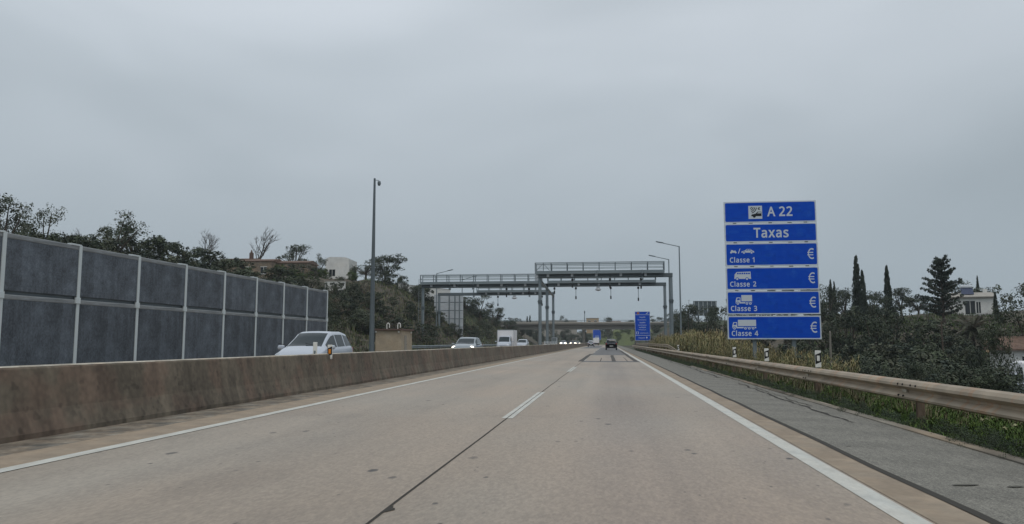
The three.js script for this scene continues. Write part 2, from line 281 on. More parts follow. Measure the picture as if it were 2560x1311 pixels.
// ------------------------------------------------------------ right guardrail
const boltG = new THREE.SphereGeometry(0.018, 6, 4);
const wbeam = (x, y, s = 1) => [[0.03, -0.16], [-0.03, -0.155], [-0.085, -0.13], [-0.09, -0.1], [-0.05, -0.065], [0, -0.035], [0, 0.0], [-0.06, 0.025], [-0.095, 0.06], [-0.085, 0.1], [-0.045, 0.14], [0.03, 0.16]].map(([a, b]) => [x + a * s, y + b]);
{
  const t = thing('guardrail', 'rust-tinged steel guardrail running beside the hard shoulder in front of the toll sign', 'guardrail');
  for (let z = 1, i = 0; z < 150; z += 6.1, i++) {
    const g = toCreasedNormals(profile(wbeam(4.66 + (i % 2) * 0.004, 0.455), z, z + 6.16, 1 / 6), 0.5);
    part('rail_beam', g, M.rail, t);
  }
  for (let z = 0.9; z < 150; z += 6.1) {
    part('post', [rbox(0.12, 1.0, 0.07, 0.01, 4.86, 0.08, -z)], M.railPost, t);
    part('spacer', [rbox(0.14, 0.2, 0.09, 0.015, 4.74, 0.45, -z)], M.railPost, t);
    if (z < 45) { for (const [dy, dz] of [[0.088, 0.1], [0.088, -0.1], [-0.088, 0.1], [-0.088, -0.1], [0.088, 0.42], [0.088, 0.62]]) part('bolt', boltG, M.black, t).position.set(4.575, 0.455 + dy, -z + dz);
      part('splice_plate', [rbox(0.02, 0.09, 0.2, 0.005, 4.645, 0.455, -z - 0.02)], M.barrierTop, t); }
  }
}
{
  const t = thing('guardrail', 'upper grey guardrail with a curved sloping end beside the reeds', 'guardrail');
  const ys = (z) => z < 72 ? mix(0.46, 0.98, Math.sin(clamp((z - 58) / 14, 0, 1) * Math.PI / 2)) : 0.98;
  const c = []; for (let z = 58; z <= 150; z += z < 72 ? 1.2 : 6) c.push(P3(5.1, ys(z), -z));
  for (let i = 0; i < c.length - 1; i++) {
    const d = c[i + 1].clone().sub(c[i]), L = d.length();
    const g = mergeGeometries([rbox(0.05, 0.11, L + 0.05, 0.02), rbox(0.05, 0.11, L + 0.05, 0.02, 0.0, -0.16, 0)].map((q) => q.index ? q.toNonIndexed() : q));
    g.applyQuaternion(new THREE.Quaternion().setFromUnitVectors(P3(0, 0, -1), d.clone().normalize())); const m = c[i].clone().add(c[i + 1]).multiplyScalar(0.5); g.translate(m.x, m.y, m.z);
    part('rail_beam', g, M.rail, t);
  }
  for (let z = 62; z < 150; z += 4) part('post', rbox(0.08, ys(z) + 0.6, 0.06, 0.01, 5.18, (ys(z) - 0.6) / 2 , -z), M.railPost, t);
}
{
  const t = thing('guardrail', 'grey steel guardrail on the far roadside below the back of the large sign', 'guardrail');
  for (let z = 82; z < 210; z += 8) part('rail_beam', toCreasedNormals(profile(wbeam(-22.0, 0.66, -1), z, z + 8.05, 1 / 6), 0.5), M.galv, t);
  for (let z = 82; z < 210; z += 4) part('post', box(0.1, 1.1, 0.07, -22.15, 0.2, -z), M.galvDark, t);
}

// ------------------------------------------------------------ noise barrier
{
  const t = thing('noise_barrier', 'tall dark grey noise wall of stacked panels between pale posts', 'noise wall');
  const X = -21.3, z0 = 16.98, n = 10, st = 4.03;
  const lowG = box(0.16, 2.42, st - 0.14), upG = box(0.16, 1.86, st - 0.14), capG = rbox(0.19, 0.20, st - 0.15, 0.05), postG = [box(0.03, 5.2, 0.17, 0.105, 2.6, 0), box(0.03, 5.2, 0.17, -0.105, 2.6, 0), box(0.18, 5.2, 0.03, 0, 2.6, 0)];
  const rr = rngOf(77), tones = [M.panel, ...[0.84, 1.1, 0.95].map((k) => { const m = M.panel.clone(); m.color.setScalar(k); m.map = M.panel.map.clone(); m.map.offset.set(rr(), rr()); m.map.needsUpdate = true; return m; })];
  const post0 = mergeGeometries(postG);
  for (let i = 0; i <= n; i++) {
    const z = z0 + i * st; const p = part('post', post0, M.postLight, t); p.position.set(X, -0.1, -z);
    part('cap_bracket', rbox(0.2, 0.07, 0.62, 0.01, X + 0.02, 5.1, -z + 0.27), M.postLight, p).position.set(-X, 0.1, z);
    part('seam_bracket', rbox(0.08, 0.24, 0.26, 0.01, X + 0.13, 2.86, -z + 0.05), M.postLight, p).position.set(-X, 0.1, z);
    if (i === n) break;
    const zc = -(z + st / 2);
    part('panel', lowG, tones[Math.floor(rr() * 4)], t).position.set(X, 1.55, zc);
    part('panel_cap', capG, M.panelEdge, t).position.set(X, 2.80, zc);
    part('panel', upG, tones[Math.floor(rr() * 4)], t).position.set(X, 3.97, zc);
    part('panel_cap', capG, M.panelEdge, t).position.set(X, 4.99, zc);
    part('seam_channel', box(0.06, 0.3, st - 0.14), M.galvDark, t).position.set(X - 0.04, 2.95, zc);
    part('plinth', box(0.22, 0.6, st - 0.14), M.panelEdge, t).position.set(X, 0.04, zc);
  }
}
// ------------------------------------------------------------ toll gantries
function gantry(label, Z, xl, xr, dl, dr, hang, opt = {}) {
  const t = thing('toll_gantry', label, 'gantry', [0, 0, Z], 0, 'toll gantries'), H = opt.H ?? 9.3;
  for (const [x, use] of [[xl, opt.left !== false], [xr, opt.right !== false]]) if (use) {
    const p = part('post', cyl(0.21, 0.20, H + 0.2, x, 0, 0, 16), M.galv, t);
    part('collar', [cyl(0.32, 0.32, 0.12, x, 6.2, 0, 16), cyl(0.25, 0.25, 0.5, x, 5.95, 0, 16)], M.galvDark, p);
    part('base_plate', [box(0.8, 0.06, 0.8, x, 0.03, 0)], M.galvDark, p);
  }
  part('beam', rbox(xr - xl + 0.42, 0.50, 0.5, 0.04, (xl + xr) / 2, H + 0.14, 0), M.galvDark, t);
  const w = dr - dl, c = (dl + dr) / 2, y = H + 0.42;
  const wk = part('walkway', [box(w, 0.06, 1.5, c, y + 0.26, 0), box(w, 0.40, 0.06, c, y + 0.13, 0.76), box(w, 0.40, 0.06, c, y + 0.13, -0.76)], M.galv, t);
  const cross = []; for (let x = dl + 0.4; x < dr; x += 1.2) cross.push(box(0.07, 0.1, 1.46, x, y + 0.17, 0)); part('joist', cross, M.galvDark, wk);
  for (const s of [1, -1]) {
    const n = Math.round(w / 1.9);
    for (let i = 0; i <= n; i++) part('railing_post', box(0.1, 1.05, 0.08, dl + 0.03 + (w - 0.06) * i / n, y + 0.8, s * 0.74), M.galvDark, t);
    for (const h of [0.72, 1.08, 1.34]) part('handrail', box(w, h > 1.2 ? 0.09 : 0.06, 0.06, c, y + h, s * 0.745), M.galv, t);
  }
  for (const x of [dl + 0.03, dr - 0.03]) part('end_rail', [box(0.04, 0.05, 1.44, x, y + 1.34, 0), box(0.04, 0.05, 1.44, x, y + 0.85, 0)], M.galv, t);
  for (const [x, kind, drop] of hang) {
    const len = drop ?? 1.5, yb = H - 0.02;
    if (kind === 'a') { // antenna on a drop arm
      const a = part('antenna_arm', [box(0.07, len + 0.5, 0.07, x, yb - len / 2 + 0.2, 0.3), box(0.16, 0.25, 0.5, x, yb + 0.1, 0.2)], M.galvDark, t);
      part('antenna', [rbox(0.2, 0.45, 0.16, 0.03, x, yb - len - 0.1, 0.3), rbox(0.28, 0.3, 0.28, 0.03, x, yb - 0.35, 0.3)], M.plastic, a);
    } else if (kind === 'd') { // flat round scanner
      const a = part('antenna_arm', [box(0.06, 0.6, 0.06, x, yb - 0.2, 0.3), box(0.5, 0.08, 0.5, x, yb + 0.25, 0.45)], M.galvDark, t);
      part('scanner', [new THREE.SphereGeometry(0.42, 14, 8).scale(1, 0.5, 1).translate(x, yb - 0.55, 0.3), rbox(0.5, 0.2, 0.4, 0.04, x, yb - 0.25, 0.3)], M.signBack, a);
    } else { // camera box
      const a = part('camera_bracket', [box(0.06, 0.9, 0.06, x, yb + 0.1, 0.45)], M.galvDark, t);
      part('camera', [rbox(0.26, 0.28, 0.6, 0.04, x, yb - 0.25, 0.5), rbox(0.18, 0.5, 0.18, 0.03, x, yb + 0.55, 0.8)], M.galv, a);
    }
  }
  part('conduit', [limb(P3(dl + 0.2, H + 0.02, 0.34), P3(dr - 0.3, H + 0.02, 0.34), 0.05, 0.05, 6)], M.galv, t);
  for (let i = 0; i < 5; i++) part('junction_box', rbox(0.3, 0.36, 0.22, 0.02, dl + 1.6 + i * (dr - dl - 3) / 4.3, H + 0.2, 0.38), M.signBack, t);
  if (opt.ladder) { const L = []; const x = opt.ladder; for (const dx of [-0.2, 0.2]) L.push(box(0.04, 8.6, 0.04, x + dx, 6.2, 0.3)); for (let y2 = 2; y2 < 10.4; y2 += 0.35) L.push(box(0.4, 0.03, 0.03, x, y2, 0.3)); part('ladder', L, M.galv, t); }
  return t;
}
const g1 = gantry('nearest toll gantry over the right carriageway, its railed walkway highest in view', 97.5, -8.4, 7.8, -8.95, 7.0, [[-4.3, 'a', 1.0], [-1.2, 'c'], [0.35, 'a', 1.1], [4.3, 'c'], [4.15, 'a', 1.2]], {});
part('end_brace', [limb(P3(-8.9, 9.95, 0.74), P3(-7.95, 10.95, 0.74), 0.03, 0.03), limb(P3(-7.9, 10.95, 0.74), P3(-7.0, 9.95, 0.74), 0.03, 0.03), box(0.08, 1.3, 0.08, -7.9, 10.45, 0.74)], M.galvDark, g1);
part('link_beam', [limb(P3(-8.35, 8.9, 0), P3(-9.0, 8.9, -33.5), 0.22, 0.22, 4)], M.galv, g1, 'long grey beam joining the three median posts');
gantry('second toll gantry over the right carriageway, hung with antennas below its beam', 113, -8.7, 8.15, -8.6, 6.9, [[-4.5, 'a', 1.6], [-1.3, 'd'], [0.5, 'a', 1.6], [4.4, 'a', 1.9], [-7.6, 'a', 0.8]], { left: false });
const g3 = gantry('front toll gantry over the left carriageway, with a ladder on its outer post', 113, -27.1, -8.7, -27.4, -9.4, [[-19.5, 'c'], [-23, 'c'], [-14.6, 'a', 1.2], [-11.3, 'a', 0.8]], { H: 9.28, ladder: -27.5 });
part('cabinet', rbox(1.1, 1.7, 0.7, 0.03, -9.9, 10.75, 0), M.signBack, g3);
gantry('rear toll gantry over the left carriageway, behind the large sign back', 131, -28.6, -9.05, -22, -10, [[-18.4, 'a', 1.6], [-15.6, 'd'], [-13, 'c'], [-10.9, 'a', 1.6], [-22.5, 'c']], { H: 9.2 });
{ // crash protection and cabinets at the median posts
  const t = thing('crash_cushion', 'pale rails and bolted feet of the crash guard around the median gantry posts', 'crash guard', [0, 0, 104]);
  for (const y of [0.95, 1.2]) part('rail', rbox(0.06, 0.12, 22, 0.02, -7.5, y, 0), M.signBack, t);
  for (const z of [-10, -5, 0, 5, 10]) part('foot', [rbox(0.3, 0.1, 0.5, 0.02, -7.5, 0.94, z), box(0.06, 0.4, 0.06, -7.56, 1.1, z)], M.white, t);
  const c = thing('roadside_cabinet', 'small grey equipment cabinet standing between the median gantry posts', 'cabinet', [-8.2, 0.82, 121]);
  part('body', rbox(0.8, 1.1, 1.2, 0.03, 0, 0.55, 0), M.signBack, c); part('lid', rbox(0.9, 0.08, 1.3, 0.02, 0, 1.14, 0), M.galvDark, c); part('door', rbox(0.66, 0.9, 0.02, 0.005, 0, 0.55, 0.61), M.galv, c);
}
// ------------------------------------------------------------ lamps and mast
function lampPost(label, pos, dir) {
  const t = thing('lamp_post', label, 'street lamp', pos, 0, 'tall street lamps by the gantries');
  part('pole', cyl(0.12, 0.07, 12.7, 0, 0, 0, 10), M.galv, t);
  part('arm', [limb(P3(0, 12.66, 0), P3(dir * 1.9, 13.1, 0), 0.055, 0.045, 8)], M.galv, t);
  const l = part('luminaire', rbox(0.95, 0.11, 0.28, 0.05).rotateZ(dir * 0.2).translate(dir * 2.3, 13.22, 0), M.galvDark, t);
  part('lens', rbox(0.6, 0.03, 0.2, 0.01).rotateZ(dir * 0.2).translate(dir * 2.34, 13.16, 0), M.lensOff, l);
  part('base', cyl(0.17, 0.17, 0.5, 0, -0.2, 0, 10), M.galvDark, t);
}
lampPost('nearer and taller-looking street lamp right of the gantry, arm pointing left', [8.66, 0, 95], -1);
lampPost('second street lamp right of the gantry, lower and further away, arm pointing left', [8.56, 0, 110], -1);
lampPost('street lamp in front of the large sign back, arm pointing right', [-28.4, 0, 128], 1);
lampPost('most distant street lamp, mostly hidden behind the left gantry walkway', [-26.5, 0, 141], 1);
{
  const t = thing('camera_mast', 'very tall thin grey mast with a dome camera near its top', 'camera mast', [-20.5, 0, 66.5]);
  part('pole', cyl(0.24, 0.09, 15.75, 0, 0, 0, 14), M.galvDark, t);
  part('arm', [limb(P3(0, 15.6, 0), P3(0.42, 15.55, 0), 0.03, 0.03)], M.galv, t);
  part('dome_camera', [new THREE.SphereGeometry(0.14, 12, 8).translate(0.42, 15.2, 0), cyl(0.16, 0.13, 0.22, 0.42, 15.25, 0)], M.galvDark, t);
  part('base_plate', cyl(0.4, 0.4, 0.12, 0, 0, 0), M.galvDark, t);
}
{
  const t = thing('equipment_cabin', 'small tan equipment hut with a flat brown roof behind the median barrier', 'hut', [-22.3, -0.1, 80.2]);
  part('wall', box(2.7, 2.5, 4.4, 0, 1.25, 0), M.cabin, t);
  part('roof', rbox(3.1, 0.16, 4.9, 0.02, 0, 2.58, 0), M.roofBrown, t);
  const d = part('door', rbox(0.03, 2.0, 0.95, 0.005, 1.365, 1.0, 0.5), M.cabinSide, t); part('handle', box(0.04, 0.04, 0.14, 1.4, 1.05, 0.2), M.galvDark, d);
  for (const [x, z] of [[-0.5, 0.6], [0.75, 0.9]]) {
    const c = new THREE.CatmullRomCurve3([P3(x - 0.12, 2.6, z), P3(x - 0.12, 3.15, z), P3(x, 3.28, z), P3(x + 0.14, 3.15, z), P3(x + 0.14, 2.8, z)]);
    part('vent_pipe', new THREE.TubeGeometry(c, 14, 0.055, 8), M.white, t);
  }
  for (const [x, y, z] of [[-1.3, 2.35, 2.24], [1.1, 2.35, 2.24], [1.42, 2.3, -1.6]]) part('lamp', rbox(0.16, 0.18, 0.14, 0.04, x, y, z), M.white, t);
}
// ------------------------------------------------------------ signs
function canvas(w, h, draw) { const c = document.createElement('canvas'); c.width = w; c.height = h; const k = c.getContext('2d'); draw(k, w, h); const t = new THREE.CanvasTexture(c); t.colorSpace = THREE.SRGBColorSpace; t.anisotropy = 8; return t; }
const signFace = (o) => new THREE.MeshPhysicalMaterial({ ...o, roughness: 0.7, specularIntensity: 0.35 });
const BLUE = '#0047ba', INK = '#c3ccd4';
function plate(k, w, h, r = 18, b = 13) { k.fillStyle = INK; k.fillRect(0, 0, w, h); k.fillStyle = BLUE; k.beginPath(); const x0 = b, y0 = b, x1 = w - b, y1 = h - b; k.moveTo(x0 + r, y0); k.lineTo(x1 - r, y0); k.quadraticCurveTo(x1, y0, x1, y0 + r); k.lineTo(x1, y1 - r); k.quadraticCurveTo(x1, y1, x1 - r, y1); k.lineTo(x0 + r, y1); k.quadraticCurveTo(x0, y1, x0, y1 - r); k.lineTo(x0, y0 + r); k.quadraticCurveTo(x0, y0, x0 + r, y0); k.closePath(); k.fill(); const q = rngOf(w * 7 + h); for (let i = 0; i < 90; i++) { k.fillStyle = 'rgba(' + (q() < 0.5 ? '150,175,215' : '0,20,70') + ',' + (0.02 + 0.035 * q()).toFixed(3) + ')'; k.beginPath(); k.ellipse(w * q(), h * q(), w * 0.01 + w * 0.05 * q(), h * 0.02 + h * 0.14 * q(), 0, 0, 6.3); k.fill(); } }
const poly = (k, pts, col = INK) => { k.fillStyle = col; k.beginPath(); pts.forEach(([x, y], i) => i ? k.lineTo(x, y) : k.moveTo(x, y)); k.closePath(); k.fill(); };
const disc = (k, x, y, r, col = INK) => { k.fillStyle = col; k.beginPath(); k.arc(x, y, r, 0, Math.PI * 2); k.fill(); };
const say = (k, s, x, y, px, al = 'left', sp = 0) => { k.save(); k.translate(x, y); k.scale(0.92, 1); sayAt(k, s, 0, 0, px, al, sp); k.restore(); };
const sayAt = (k, s, x, y, px, al, sp) => { k.fillStyle = INK; k.font = px + 'px sans-serif'; k.strokeStyle = INK; k.lineWidth = px * 0.045; k.textAlign = al; k.textBaseline = 'alphabetic'; if (!sp) { k.fillText(s, x, y); k.strokeText(s, x, y); return; } let q = x; k.textAlign = 'left'; for (const ch of s) { k.fillText(ch, q, y); k.strokeText(ch, q, y); q += k.measureText(ch).width + sp; } };
const picto = {
  bike(k, x, y, s) { disc(k, x + 14 * s, y - 11 * s, 11 * s); disc(k, x + 66 * s, y - 11 * s, 11 * s); poly(k, [[x + 10 * s, y - 20 * s], [x + 16 * s, y - 38 * s], [x + 28 * s, y - 42 * s], [x + 44 * s, y - 30 * s], [x + 62 * s, y - 36 * s], [x + 72 * s, y - 18 * s], [x + 56 * s, y - 8 * s], [x + 24 * s, y - 8 * s]]); },
  car(k, x, y, s) { poly(k, [[x, y - 12 * s], [x + 4 * s, y - 28 * s], [x + 36 * s, y - 36 * s], [x + 60 * s, y - 54 * s], [x + 104 * s, y - 54 * s], [x + 124 * s, y - 36 * s], [x + 142 * s, y - 28 * s], [x + 144 * s, y - 12 * s]]); poly(k, [[x + 48 * s, y - 38 * s], [x + 64 * s, y - 49 * s], [x + 80 * s, y - 49 * s], [x + 80 * s, y - 38 * s]], BLUE); poly(k, [[x + 85 * s, y - 38 * s], [x + 85 * s, y - 49 * s], [x + 102 * s, y - 49 * s], [x + 114 * s, y - 38 * s]], BLUE); for (const q of [30, 114]) { disc(k, x + q * s, y - 12 * s, 15 * s, BLUE); disc(k, x + q * s, y - 11 * s, 11 * s); } },
  bus(k, x, y, s) { poly(k, [[x, y - 12 * s], [x + 4 * s, y - 60 * s], [x + 26 * s, y - 86 * s], [x + 168 * s, y - 90 * s], [x + 172 * s, y - 12 * s]]); for (let i = 0; i < 6; i++) poly(k, [[x + (28 + i * 23) * s, y - 62 * s], [x + (30 + i * 23) * s, y - 78 * s], [x + (46 + i * 23) * s, y - 78 * s], [x + (46 + i * 23) * s, y - 62 * s]], BLUE); for (const q of [30, 130]) { disc(k, x + q * s, y - 12 * s, 17 * s, BLUE); disc(k, x + q * s, y - 12 * s, 11 * s); } },
  truck(k, x, y, s, L, wheels) { poly(k, [[x + 58 * s, y - 34 * s], [x + 58 * s, y - 98 * s], [x + L * s, y - 98 * s], [x + L * s, y - 34 * s]]); poly(k, [[x, y - 12 * s], [x + 2 * s, y - 44 * s], [x + 12 * s, y - 74 * s], [x + 50 * s, y - 74 * s], [x + 50 * s, y - 26 * s], [x + L * s, y - 26 * s], [x + L * s, y - 12 * s]]); poly(k, [[x + 12 * s, y - 46 * s], [x + 20 * s, y - 66 * s], [x + 42 * s, y - 66 * s], [x + 42 * s, y - 46 * s]], BLUE); for (const q of wheels) { disc(k, x + q * s, y - 12 * s, 18 * s, BLUE); disc(k, x + q * s, y - 12 * s, 13 * s); disc(k, x + q * s, y - 12 * s, 5 * s, BLUE); } },
};
function euro(k, x, y, s) { k.save(); k.translate(x, y); k.scale(0.68, 1); euroArc(k, 0, 0, s); k.restore(); }
function euroArc(k, x, y, s) { k.strokeStyle = INK; k.lineWidth = 13 * s; k.beginPath(); k.arc(x + 44 * s, y, 44 * s, Math.PI * 0.32, Math.PI * 1.68); k.stroke(); k.lineWidth = 9 * s; for (const d of [-11, 11]) { k.beginPath(); k.moveTo(x - 14 * s, y + d * s); k.lineTo(x + 62 * s, y + d * s); k.stroke(); } }
{
  const t = thing('toll_sign', 'tall blue toll tariff sign of six stacked panels on grey posts', 'road sign', [7.74, 0, 38], 0);
  const rows = [[6.87, 7.90], [5.93, 6.84], [4.79, 5.90], [3.65, 4.75], [2.50, 3.61], [1.33, 2.44]];
  const draws = [
    (k, w, h) => { plate(k, w, h); const bx = 0.268 * w, by = 0.2 * h, s = 0.62 * h; k.fillStyle = INK; k.fillRect(bx, by, s, s); const D = '#20252b'; k.strokeStyle = D; k.lineWidth = s * 0.06; for (const r of [0.16, 0.28, 0.4, 0.52]) { k.beginPath(); k.arc(bx + s * 0.08, by + s * 0.06, s * r, 0.15, 1.25); k.stroke(); } k.lineWidth = s * 0.045; k.beginPath(); k.arc(bx + s * 0.8, by + s * 0.22, s * 0.085, 0.9, 5.4); k.stroke(); k.beginPath(); k.moveTo(bx + s * 0.68, by + s * 0.22); k.lineTo(bx + s * 0.84, by + s * 0.22); k.stroke(); poly(k, [[bx + s * 0.2, by + s * 0.76], [bx + s * 0.24, by + s * 0.66], [bx + s * 0.52, by + s * 0.6], [bx + s * 0.66, by + s * 0.46], [bx + s * 0.95, by + s * 0.46], [bx + s * 0.95, by + s * 0.80], [bx + s * 0.2, by + s * 0.80]], D); poly(k, [[bx + s * 0.62, by + s * 0.58], [bx + s * 0.7, by + s * 0.5], [bx + s * 0.93, by + s * 0.5], [bx + s * 0.93, by + s * 0.58]], INK); disc(k, bx + s * 0.42, by + s * 0.8, s * 0.11, D); say(k, 'A', 0.475 * w, 0.70 * h, 0.60 * h); say(k, '22', 0.598 * w, 0.70 * h, 0.60 * h, 'left', 6); },
    (k, w, h) => { plate(k, w, h); say(k, 'Taxas', 0.318 * w, 0.74 * h, 0.70 * h, 'left', 9); },
    (k, w, h) => { plate(k, w, h); picto.bike(k, 0.05 * w, 0.44 * h, 0.98); say(k, '/', 0.14 * w, 0.44 * h, 0.28 * h); picto.car(k, 0.175 * w, 0.46 * h, 1); say(k, 'Classe', 0.045 * w, 0.83 * h, 0.29 * h, 'left', 5); say(k, '1', 0.29 * w, 0.83 * h, 0.29 * h); euro(k, 0.898 * w, 0.49 * h, 1.25); },
    (k, w, h) => { plate(k, w, h); picto.bus(k, 0.09 * w, 0.56 * h, 1.08); say(k, 'Classe', 0.04 * w, 0.84 * h, 0.29 * h, 'left', 5); say(k, '2', 0.29 * w, 0.84 * h, 0.29 * h); euro(k, 0.898 * w, 0.49 * h, 1.25); },
    (k, w, h) => { plate(k, w, h); picto.truck(k, 0.095 * w, 0.58 * h, 1.12, 164, [22, 112, 146]); say(k, 'Classe', 0.04 * w, 0.85 * h, 0.29 * h, 'left', 5); say(k, '3', 0.29 * w, 0.85 * h, 0.29 * h); euro(k, 0.898 * w, 0.49 * h, 1.25); },
    (k, w, h) => { plate(k, w, h); picto.truck(k, 0.05 * w, 0.58 * h, 1.12, 236, [22, 130, 168, 206]); say(k, 'Classe', 0.04 * w, 0.85 * h, 0.29 * h, 'left', 5); say(k, '4', 0.29 * w, 0.85 * h, 0.29 * h); euro(k, 0.898 * w, 0.49 * h, 1.25); },
  ];
  const W = 4.27;
  for (const x of [-0.85, 0.95]) part('post', [box(0.16, 8.6, 0.03, x, 3.5, -0.30), box(0.16, 8.6, 0.03, x, 3.5, -0.16), box(0.03, 8.6, 0.12, x, 3.5, -0.23)], M.galv, t);
  const names = ['panel with toll symbol and A 22', 'panel reading Taxas', 'class 1 panel with motorcycle and car', 'class 2 panel with bus', 'class 3 panel with lorry', 'class 4 panel with articulated lorry'];
  rows.forEach(([y0, y1], i) => {
    const h = y1 - y0, dx = i * 0.004;
    const p = part('panel', rbox(W, h, 0.05, 0.015, dx, (y0 + y1) / 2, 0), M.signBack, t, names[i]);
    const tw = 1024, th = Math.round(1024 * h / W);
    const f = part('panel_face', new THREE.PlaneGeometry(W - 0.012, h - 0.012).translate(dx, (y0 + y1) / 2, 0.029), signFace({ map: canvas(tw, th, draws[i]), roughness: 0.45 }), p);
    if (i < 5) for (const x of [-1.65, 0.0, 1.62]) part('clip', box(0.16, 0.034, 0.012, x + dx, y0 + 0.012 - 0.02, 0.036), M.black, p);
    if (i === 3) part('gap_slot', [box(0.38, 0.03, 0.012, -0.05, y0 - 0.02, 0.044), box(0.55, 0.03, 0.012, 0.7, y0 - 0.02, 0.044), box(0.75, 0.03, 0.012, 1.65, y0 - 0.02, 0.044)], M.black, p);
    part('stiffener', [box(W - 0.1, 0.08, 0.1, dx, y1 - 0.2, -0.08), box(W - 0.1, 0.08, 0.1, dx, y0 + 0.2, -0.08)], M.galv, p);
  });
}
{ // direction sign further on; its small print cannot be read in the photograph, so it is drawn as short marks
  const t = thing('direction_sign', 'blue motorway services sign with an orange square on top, just before the bridge', 'road sign', [6.55, 0, 150], 0);
  for (const x of [-0.9, 0.9]) part('post', box(0.16, 3.2, 0.16, x, 0.6, -0.2), M.galv, t);
  const rr = rngOf(5), tex = canvas(512, 990, (k, w, h) => {
    plate(k, w, h, 20, 9); poly(k, [[70, 28], [150, 28], [150, 88], [70, 88]], '#b06a1c'); poly(k, [[372, 76], [420, 44], [410, 34], [452, 26], [452, 60], [440, 54], [392, 92]]);
    k.fillStyle = INK; k.fillRect(9, 106, w - 18, 12); k.fillRect(9, 810, w - 18, 12);
    const line = (x, y, n, s) => { for (let i = 0; i < n; i++) { const q = x + i * s * 0.72; k.fillStyle = INK; k.fillRect(q, y - s * (0.55 + 0.4 * rr()), s * 0.16, s * 0.8); k.fillRect(q, y - s * (0.1 + 0.5 * rr()), s * 0.5, s * 0.16); k.fillRect(q + s * 0.36, y - s * 0.5, s * 0.15, s * 0.5); } };
    line(160, 215, 5, 56); line(90, 300, 11, 38); line(160, 400, 5, 56); line(110, 480, 10, 40); line(140, 560, 6, 54); line(120, 640, 9, 40); k.fillRect(40, 690, 84, 84); line(170, 750, 10, 40); line(120, 915, 6, 50); disc(k, 390, 890, 28); poly(k, [[60, 700], [104, 700], [104, 764], [60, 764]], BLUE);
  });
  const p = part('panel', rbox(2.85, 5.5, 0.08, 0.02, 0, 4.25, 0), M.signBack, t);
  part('panel_face', new THREE.PlaneGeometry(2.83, 5.48).translate(0, 4.25, 0.045), signFace({ map: tex, roughness: 0.45 }), p);
}
{ // far sign past the bridge
  const t = thing('direction_sign', 'small distant blue sign beyond the bridge above the lorry', 'road sign', [-5.5, 0, 400], 0);
  for (const x of [-1.4, 1.4]) part('post', box(0.2, 4, 0.2, x, 1, -0.2), M.galv, t);
  const p = part('panel', rbox(4.1, 5.2, 0.1, 0.03, 0, 4.9, 0), M.signBack, t);
  part('panel_face', new THREE.PlaneGeometry(4.06, 5.16).translate(0, 4.9, 0.055), signFace({ map: canvas(128, 160, (k, w, h) => { plate(k, w, h, 6, 3); k.fillStyle = INK; k.fillRect(36, 96, 60, 8); k.fillRect(30, 120, 70, 9); }), roughness: 0.45 }), p);
}
{ // back of the large sign for the other carriageway
  const t = thing('sign_back', 'bare grey back of a very large six-panel sign on posts behind the left gantry', 'road sign', [-28.8, -0.1, 140], 0);
  for (let i = 0; i < 6; i++) part('panel', rbox(5.4, 1.46, 0.06, 0.01, 0, 1.75 + i * 1.5, 0), M.signBack, t);
  for (const x of [-1.7, 0.15, 1.2, 2.05]) part('post', box(0.2, 9.9, 0.22, x, 4.95, 0.18), M.galv, t);
  for (let i = 0; i < 6; i++) part('stiffener', box(5.3, 0.05, 0.05, 0, 1.06 + i * 1.5, 0.06), M.galvDark, t);
}
{
  const t = thing('billboard', 'dark grey back of a billboard above the trees right of the gantry', 'billboard', [17, groundY(17, 140), 140], 0.15);
  part('panel', box(4.1, 2.6, 0.1, 0, 9.1, 0), M.galvDark, t);
  for (let i = 0; i < 6; i++) part('rib', box(0.07, 2.5, 0.12, -1.9 + i * 0.76, 9.1, 0.1), M.postLight, t);
  part('frame', [box(4.2, 0.1, 0.16, 0, 10.35, 0.1), box(4.2, 0.1, 0.16, 0, 7.85, 0.1)], M.galv, t);
  for (const x of [-1.2, 1.2]) part('post', box(0.22, 10, 0.22, x, 4.4, -0.15), M.galvDark, t);
}
for (const [x, z, h, y, lb] of [[8.92, 33, 2.0, -0.4, 'thin pale wooden stake behind the guardrail, right of the toll sign'], [12.2, 28, 1.4, -1.3, 'short weathered stake in front of the dark thicket on the right']]) {
  const t = thing('stake', lb, 'stake', [x, y, z]); part('shaft', cyl(0.045, 0.04, h, 0, 0, 0, 8), M.stick, t); part('tip', cyl(0.04, 0.01, 0.06, 0, h, 0, 8), M.stick, t);
}
{ const t = thing('utility_pole', 'weathered wooden utility pole standing in the valley on the right', 'utility pole', [26.4, groundY(26.4, 66), 66]); part('pole', cyl(0.09, 0.06, 4.8, 0, -0.3, 0, 8), M.bark, t); part('crossarm', box(0.5, 0.06, 0.06, 0, 4.2, 0), M.stick, t); }
